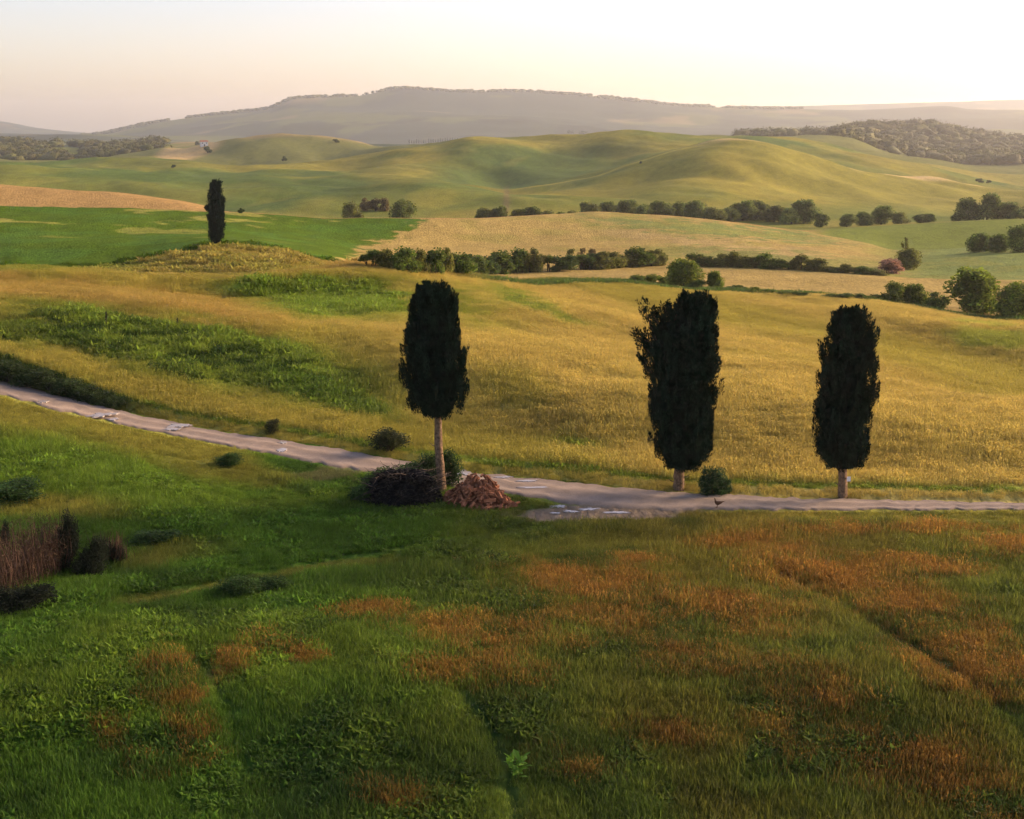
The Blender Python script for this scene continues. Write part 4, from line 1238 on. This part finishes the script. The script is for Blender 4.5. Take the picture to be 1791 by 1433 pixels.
v, f = leaf_quads(A, D, g.uniform(.8, 1.9, kk), .035, g)
link("stalks", mesh_parts("stalks", [(v, f, np.repeat(g.uniform(.7, 1.5, kk)[:, None] * np.array((1, 1, 1)), 4, 0))], m_reed), None, d2)["kind"] = "stuff"

# bright broad-leaved weed at the bottom
m_dock = mat_leaf("dock_leaf", (.11, .22, .02), transl=.35)
pw = hit(903, 1362)
wd = empty("dock_plant", pw); tag(wd, "bright green broad-leaved weed at the bottom centre of the meadow", "plant")
Vl = np.array([(0, 0, 0), (.12, -.07, .05), (.12, .07, .05), (.28, -.09, .07), (.28, .09, .07), (.45, 0, .03), (.14, 0, .03), (.28, 0, .045)])
Fl = np.array([(0, 1, 6, 6), (0, 6, 2, 2), (1, 3, 7, 6), (6, 7, 4, 2), (3, 5, 7, 7), (7, 5, 4, 4)])
lm = mesh_parts("leaf", [(Vl, Fl, 1.0)], m_dock)
for k in range(30):
    o = bpy.data.objects.new("leaf", lm); COL.objects.link(o); o.parent = wd
    hh = .12 + .5 * k / 30
    o.location = (g.normal() * .12, g.normal() * .12, hh); o.rotation_euler = (g.uniform(-.3, .3), g.uniform(-.9, .1), k * 2.4); o.scale = [g.uniform(.7, 1.2)] * 3
v, f = tube([(0, 0, -.1), (.01, 0, .3), (0, .02, .62)], [.02, .016, .008], 6)
link("stem", mesh_parts("stem", [(v, f, 1.0)], m_dock), None, wd)

# ------------------------------------------------------------------ pheasant hen on the road, plate on the trunk
m_bird = mat_noise("brown_feathers", (.10, .045, .02), 18, .5, 1.4, .7)
pbd = hit(1253, 890)
body = np.array([(-.155, 0, .50), (-.12, 0, .525), (-.095, 0, .50), (-.085, 0, .43), (-.06, 0, .34), (.0, 0, .27), (.10, 0, .25), (.20, 0, .27), (.30, 0, .30), (.44, 0, .34)])
rad = [.006, .028, .034, .028, .06, .105, .115, .085, .045, .012]
v, f = tube(body, rad, 10)
pp = [(v, f, 1.0)]
for sx in (-.035, .035):
    pp.append((*tube([(.03, sx, .20), (.05, sx, .10), (.03, sx, 0.0)], [.02, .010, .008], 5), .6))
    pp.append((*tube([(.05, sx, .008), (-.05, sx, .008)], [.01, .006], 4), .6))
ph = link("bird", mesh_parts("bird", pp, m_bird, True), None, loc=(pbd[0], pbd[1], road_h(pbd[0], pbd[1]) + .005))
ph.rotation_euler = (0, 0, .15); ph.scale = (.95, .95, .95)
tag(ph, "small brown long-necked bird walking on the pale road", "bird")

m_plate = mat_noise("white_enamel", (.82, .80, .76), 3, .95, 1.05, .4, spec=.4)
xs_, _, zs_ = pt_Y(1484.5, 838, b3[1] - .28)
sg = empty("trunk_plate", (xs_, b3[1] - .28, zs_)); tag(sg, "small white plate fixed to the trunk of the right-hand cypress", "sign")
link("plate", mesh_parts("plate", [(*boxm(-.10, .10, -.012, .012, -.13, .13), 1.0)], m_plate), None, sg)
link("bracket", mesh_parts("bracket", [(*boxm(-.22, -.02, .015, .045, -.03, .03), 1.0)], m_bark2), None, sg)

# ------------------------------------------------------------------ grasses and corn
def blade_clump(name, seed, nb, rad, h0, h1, w, lean, ear=False, broad=False, vary=.25):
    g = np.random.default_rng(seed); V = []; F = []; T = []
    o = 0
    for i in range(nb):
        a = g.uniform(0, 2 * math.pi); r0 = math.sqrt(g.random()) * rad
        p = np.array((r0 * math.cos(a), r0 * math.sin(a), -.03)); h = g.uniform(h0, h1)
        b_ = g.uniform(0, 2 * math.pi); ln = g.uniform(.1, 1) * lean
        dirx = np.array((math.cos(b_), math.sin(b_), 0)); sd = np.array((-math.sin(b_ + g.uniform(-1, 1)), math.cos(b_), 0)) * w * g.uniform(.6, 1.3)
        m1 = p + dirx * h * ln * .35 + np.array((0, 0, h * .55)); tp_ = p + dirx * h * ln + np.array((0, 0, h * (1 - .25 * ln)))
        tn = g.uniform(1 - vary, 1 + vary) * np.array((g.uniform(.95, 1.08), 1, g.uniform(.85, 1.1)))
        if broad:
            V += [p, m1 - sd * 1.6, tp_, m1 + sd * 1.6]; F.append((o, o + 1, o + 2, o + 3)); T += [tn] * 4; o += 4
        else:
            V += [p - sd, p + sd, m1 + sd * .8, m1 - sd * .8, tp_]; F += [(o, o + 1, o + 2, o + 3), (o + 3, o + 2, o + 4, o + 4)]; T += [tn] * 5; o += 5
        if ear:
            e = norm(tp_ - m1) * .07; V += [tp_ - e * .2, tp_ + e * .4 + sd * 1.3, tp_ + e, tp_ + e * .4 - sd * 1.3]; F.append((o, o + 1, o + 2, o + 3)); T += [tn * np.array((1.1, 1.05, 1.0))] * 4; o += 4
    return mesh_parts(name, [(np.array(V), np.array(F), np.array(T))], m_blade)


var = bpy.data.collections.new("plant_variants")
VM = [blade_clump("tuft_a", 1, 60, .42, .10, .30, .011, .9), blade_clump("tuft_b", 2, 60, .46, .08, .26, .012, 1.1), blade_clump("tuft_c", 3, 50, .40, .14, .40, .010, .7),
      blade_clump("weed_a", 4, 44, .36, .08, .24, .026, 1.3, broad=True), blade_clump("weed_b", 5, 40, .32, .12, .32, .028, 1.1, broad=True),
      blade_clump("corn_a", 6, 80, .58, .13, .24, .012, .6, ear=True, vary=.1), blade_clump("corn_b", 7, 80, .62, .11, .21, .012, .8, ear=True, vary=.1)]
for k, me in enumerate(VM):
    o = bpy.data.objects.new("variant_%d" % k, me); var.objects.link(o)

ng = bpy.data.node_groups.new("grow_plants", 'GeometryNodeTree')
ng.interface.new_socket("Geometry", in_out='INPUT', socket_type='NodeSocketGeometry'); ng.interface.new_socket("Geometry", in_out='OUTPUT', socket_type='NodeSocketGeometry')
gi = ng.nodes.new("NodeGroupInput"); go = ng.nodes.new("NodeGroupOutput")
ci = ng.nodes.new("GeometryNodeCollectionInfo"); ci.inputs[0].default_value = var; ci.inputs["Separate Children"].default_value = True; ci.inputs["Reset Children"].default_value = True
ip = ng.nodes.new("GeometryNodeInstanceOnPoints"); ip.inputs["Pick Instance"].default_value = True


def na_(name, typ):
    x = ng.nodes.new("GeometryNodeInputNamedAttribute"); x.data_type = typ; x.inputs["Name"].default_value = name
    return x.outputs["Attribute"]


m2p = ng.nodes.new("GeometryNodeMeshToPoints")
ng.links.new(gi.outputs[0], m2p.inputs[0]); ng.links.new(m2p.outputs[0], ip.inputs["Points"]); ng.links.new(ci.outputs[0], ip.inputs["Instance"])
ng.links.new(na_("vid", 'INT'), ip.inputs["Instance Index"]); ng.links.new(na_("rot", 'FLOAT_VECTOR'), ip.inputs["Rotation"]); ng.links.new(na_("scl", 'FLOAT_VECTOR'), ip.inputs["Scale"])
ng.links.new(ip.outputs[0], go.inputs[0])


def bil(A_, X, Y):
    s = X / Y
    fi = np.interp(s, S, np.arange(nS)); fj = np.interp(Y, YR, np.arange(nY))
    i = np.clip(fi.astype(int), 0, nS - 2); j = np.clip(fj.astype(int), 0, nY - 2); a = fi - i; b = fj - j
    return (A_[i, j] * (1 - a) + A_[i + 1, j] * a) * (1 - b) + (A_[i, j + 1] * (1 - a) + A_[i + 1, j + 1] * a) * b


def meadow(name, label, Y0, Y1, count, size, Lr, chooser, seed, smax=.41, jit=.32):
    g = np.random.default_rng(seed)
    Y = np.sqrt(g.uniform(Y0 ** 2, Y1 ** 2, count)); s = g.uniform(-smax, smax, count); X = s * Y
    L = bil(Lg, X, Y); Z = bil(Zg, X, Y)
    px_, py_ = project(X, Y, Z)
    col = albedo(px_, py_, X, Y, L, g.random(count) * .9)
    ok = (L > Lr[0]) & (L < Lr[1])
    vid, sc, extra, keep = chooser(px_, py_, X, Y, L, col, g)
    ok &= keep
    X, Y, Z, col, vid, sc = X[ok], Y[ok], Z[ok], col[ok], vid[ok], sc[ok]
    k = len(X)
    me = bpy.data.meshes.new(name); me.vertices.add(k); me.vertices.foreach_set("co", np.stack([X, Y, Z], 1).astype(np.float32).ravel())
    a = me.attributes.new("vid", 'INT', 'POINT'); a.data.foreach_set("value", vid.astype(np.int32))
    rot = np.stack([g.normal(size=k) * .1, g.normal(size=k) * .1, g.uniform(0, 6.28, k)], 1)
    a = me.attributes.new("rot", 'FLOAT_VECTOR', 'POINT'); a.data.foreach_set("vector", rot.astype(np.float32).ravel())
    b = size * sc * g.uniform(.75, 1.3, k); hz_ = b * g.uniform(.85, 1.2, k)
    a = me.attributes.new("scl", 'FLOAT_VECTOR', 'POINT'); a.data.foreach_set("vector", np.stack([b, b, hz_], 1).astype(np.float32).ravel())
    c = np.clip(col * g.uniform(1 - jit, 1 + jit, (k, 1)) * np.array((1.1, 1.1, 1.0)), 0, 1)
    set_color(me, "plantcol", c)
    o = link(name, me)
    md = o.modifiers.new("grow", 'NODES'); md.node_group = ng
    tag(o, label, None, None, "stuff")
    return o


def choose_near(px_, py_, X, Y, L, col, g):
    k = len(px_)
    green = col[:, 1] > col[:, 0] * 1.25
    weedy = fbm(X / 2.3, Y / 2.3, 91) > .53
    vid = g.integers(0, 3, k); vid = np.where(green & weedy & (g.random(k) < .8), g.integers(3, 5, k), vid)
    rusty = col[:, 0] > col[:, 1] * 1.45
    vid = np.where(rusty, np.where(g.random(k) < .6, 2, 5), vid)
    n2 = fbm(X / 4, Y / 4, 92)
    sc = .75 + .7 * n2
    rd_ = np.min([seg_dist(X, Y, P) for P in rut_xy], axis=0)
    keep = rd_ > (.20 + .25 * g.random(k)) * smooth(.3, .6, fbm(X / 5, Y / 5, 78)); sc = np.where(rd_ < .9, sc * .75, sc)
    lay = ell(px_ + (fbm(X / 3, Y / 3, 61) - .5) * 90, py_ + (fbm(X / 1.1, Y / 1.1, 63, 3) - .5) * 16 + (fbm(X / 3, Y / 3, 61) - .5) * 10, 1060, 899, 165, 17, -2) < 1.05
    sc = np.where(lay, .35, sc); keep &= ~(lay & (g.random(k) < .90))
    track = (ell(px_, py_, 420, 855, 190, 32, 16) < 1) | (np.abs(py_ - (1085 - .16 * px_)) < 10) & (px_ > 150) & (px_ < 720)
    sc = np.where(track, sc * .55, sc)
    sc = np.where(np.abs(L - 4) < .25, sc * .6, sc)
    return vid, sc, None, keep


def choose_mid(px_, py_, X, Y, L, col, g):
    k = len(px_)
    green = col[:, 1] > col[:, 0] * 1.12
    vid = np.where(green, np.where(g.random(k) < .5, g.integers(3, 5, k), g.integers(0, 3, k)), np.where(g.random(k) < .7, g.integers(5, 7, k), g.integers(0, 3, k)))
    sc = .8 + .5 * fbm(X / 5, Y / 5, 93)
    lush = col[:, 1] > col[:, 0] * 1.25
    sc = np.where(lush, sc * (1.0 + 1.1 * fbm(X / 1.6, Y / 1.6, 94)), sc)
    sc = np.where(L < 6.1, sc * .55, sc)
    return vid, sc, None, np.ones(k, bool)


meadow("meadow_grass", "tall green and rust coloured meadow grass in the foreground", 38, 118, 150000, 1.0, (0, 3.985), choose_near, 71)
meadow("field_corn", "golden grain and weeds on the slope behind the road", 78, 215, 150000, 1.15, (5.04, 10.3), choose_mid, 72, jit=.10)


def choose_mound(px_, py_, X, Y, L, col, g):
    k = len(px_)
    scrub = fbm(X / 5, Y / 5, 95)
    vid = np.where(scrub > .52, g.integers(3, 5, k), g.integers(0, 3, k))
    return vid, .8 + 1.3 * smooth(.48, .66, scrub), None, (px_ < 760) & ((L > 10.7) | (px_ > 560))


meadow("mound_grass", "dry grass and scrub on the low mound under the lone far cypress", 140, 250, 60000, 1.5, (10.3, 12.08), choose_mound, 73, smax=.40, jit=.25)

# ------------------------------------------------------------------ the evening haze
m_hz = bpy.data.materials.new("haze_air"); m_hz.use_nodes = True
n = m_hz.node_tree; n.nodes.clear()
ho = N(n, "ShaderNodeOutputMaterial"); hv = N(n, "ShaderNodeVolumePrincipled")
hv.inputs["Color"].default_value = (*HAZE_COLOR, 1); hv.inputs["Density"].default_value = HAZE_DENSITY; hv.inputs["Anisotropy"].default_value = HAZE_G
n.links.new(hv.outputs[0], ho.inputs["Volume"])
x0, x1, y0, y1, z0, z1 = -13000, 13000, -120, 13000, float(Zg.min()) - 2, float(max(Zg.max(), HC)) + 25
hvx = [(x, y, z) for x in (x0, x1) for y in (y0, y1) for z in (z0, z1)]
hf = [(0, 1, 3, 2), (4, 6, 7, 5), (0, 4, 5, 1), (2, 3, 7, 6), (0, 2, 6, 4), (1, 5, 7, 3)]
hz = link("haze", new_mesh("haze", hvx, hf), m_hz)
tag(hz, kind="stuff")
hz.display_type = 'WIRE'
print("ground tris", len(faces) * 2, "z", Zg.min(), Zg.max())
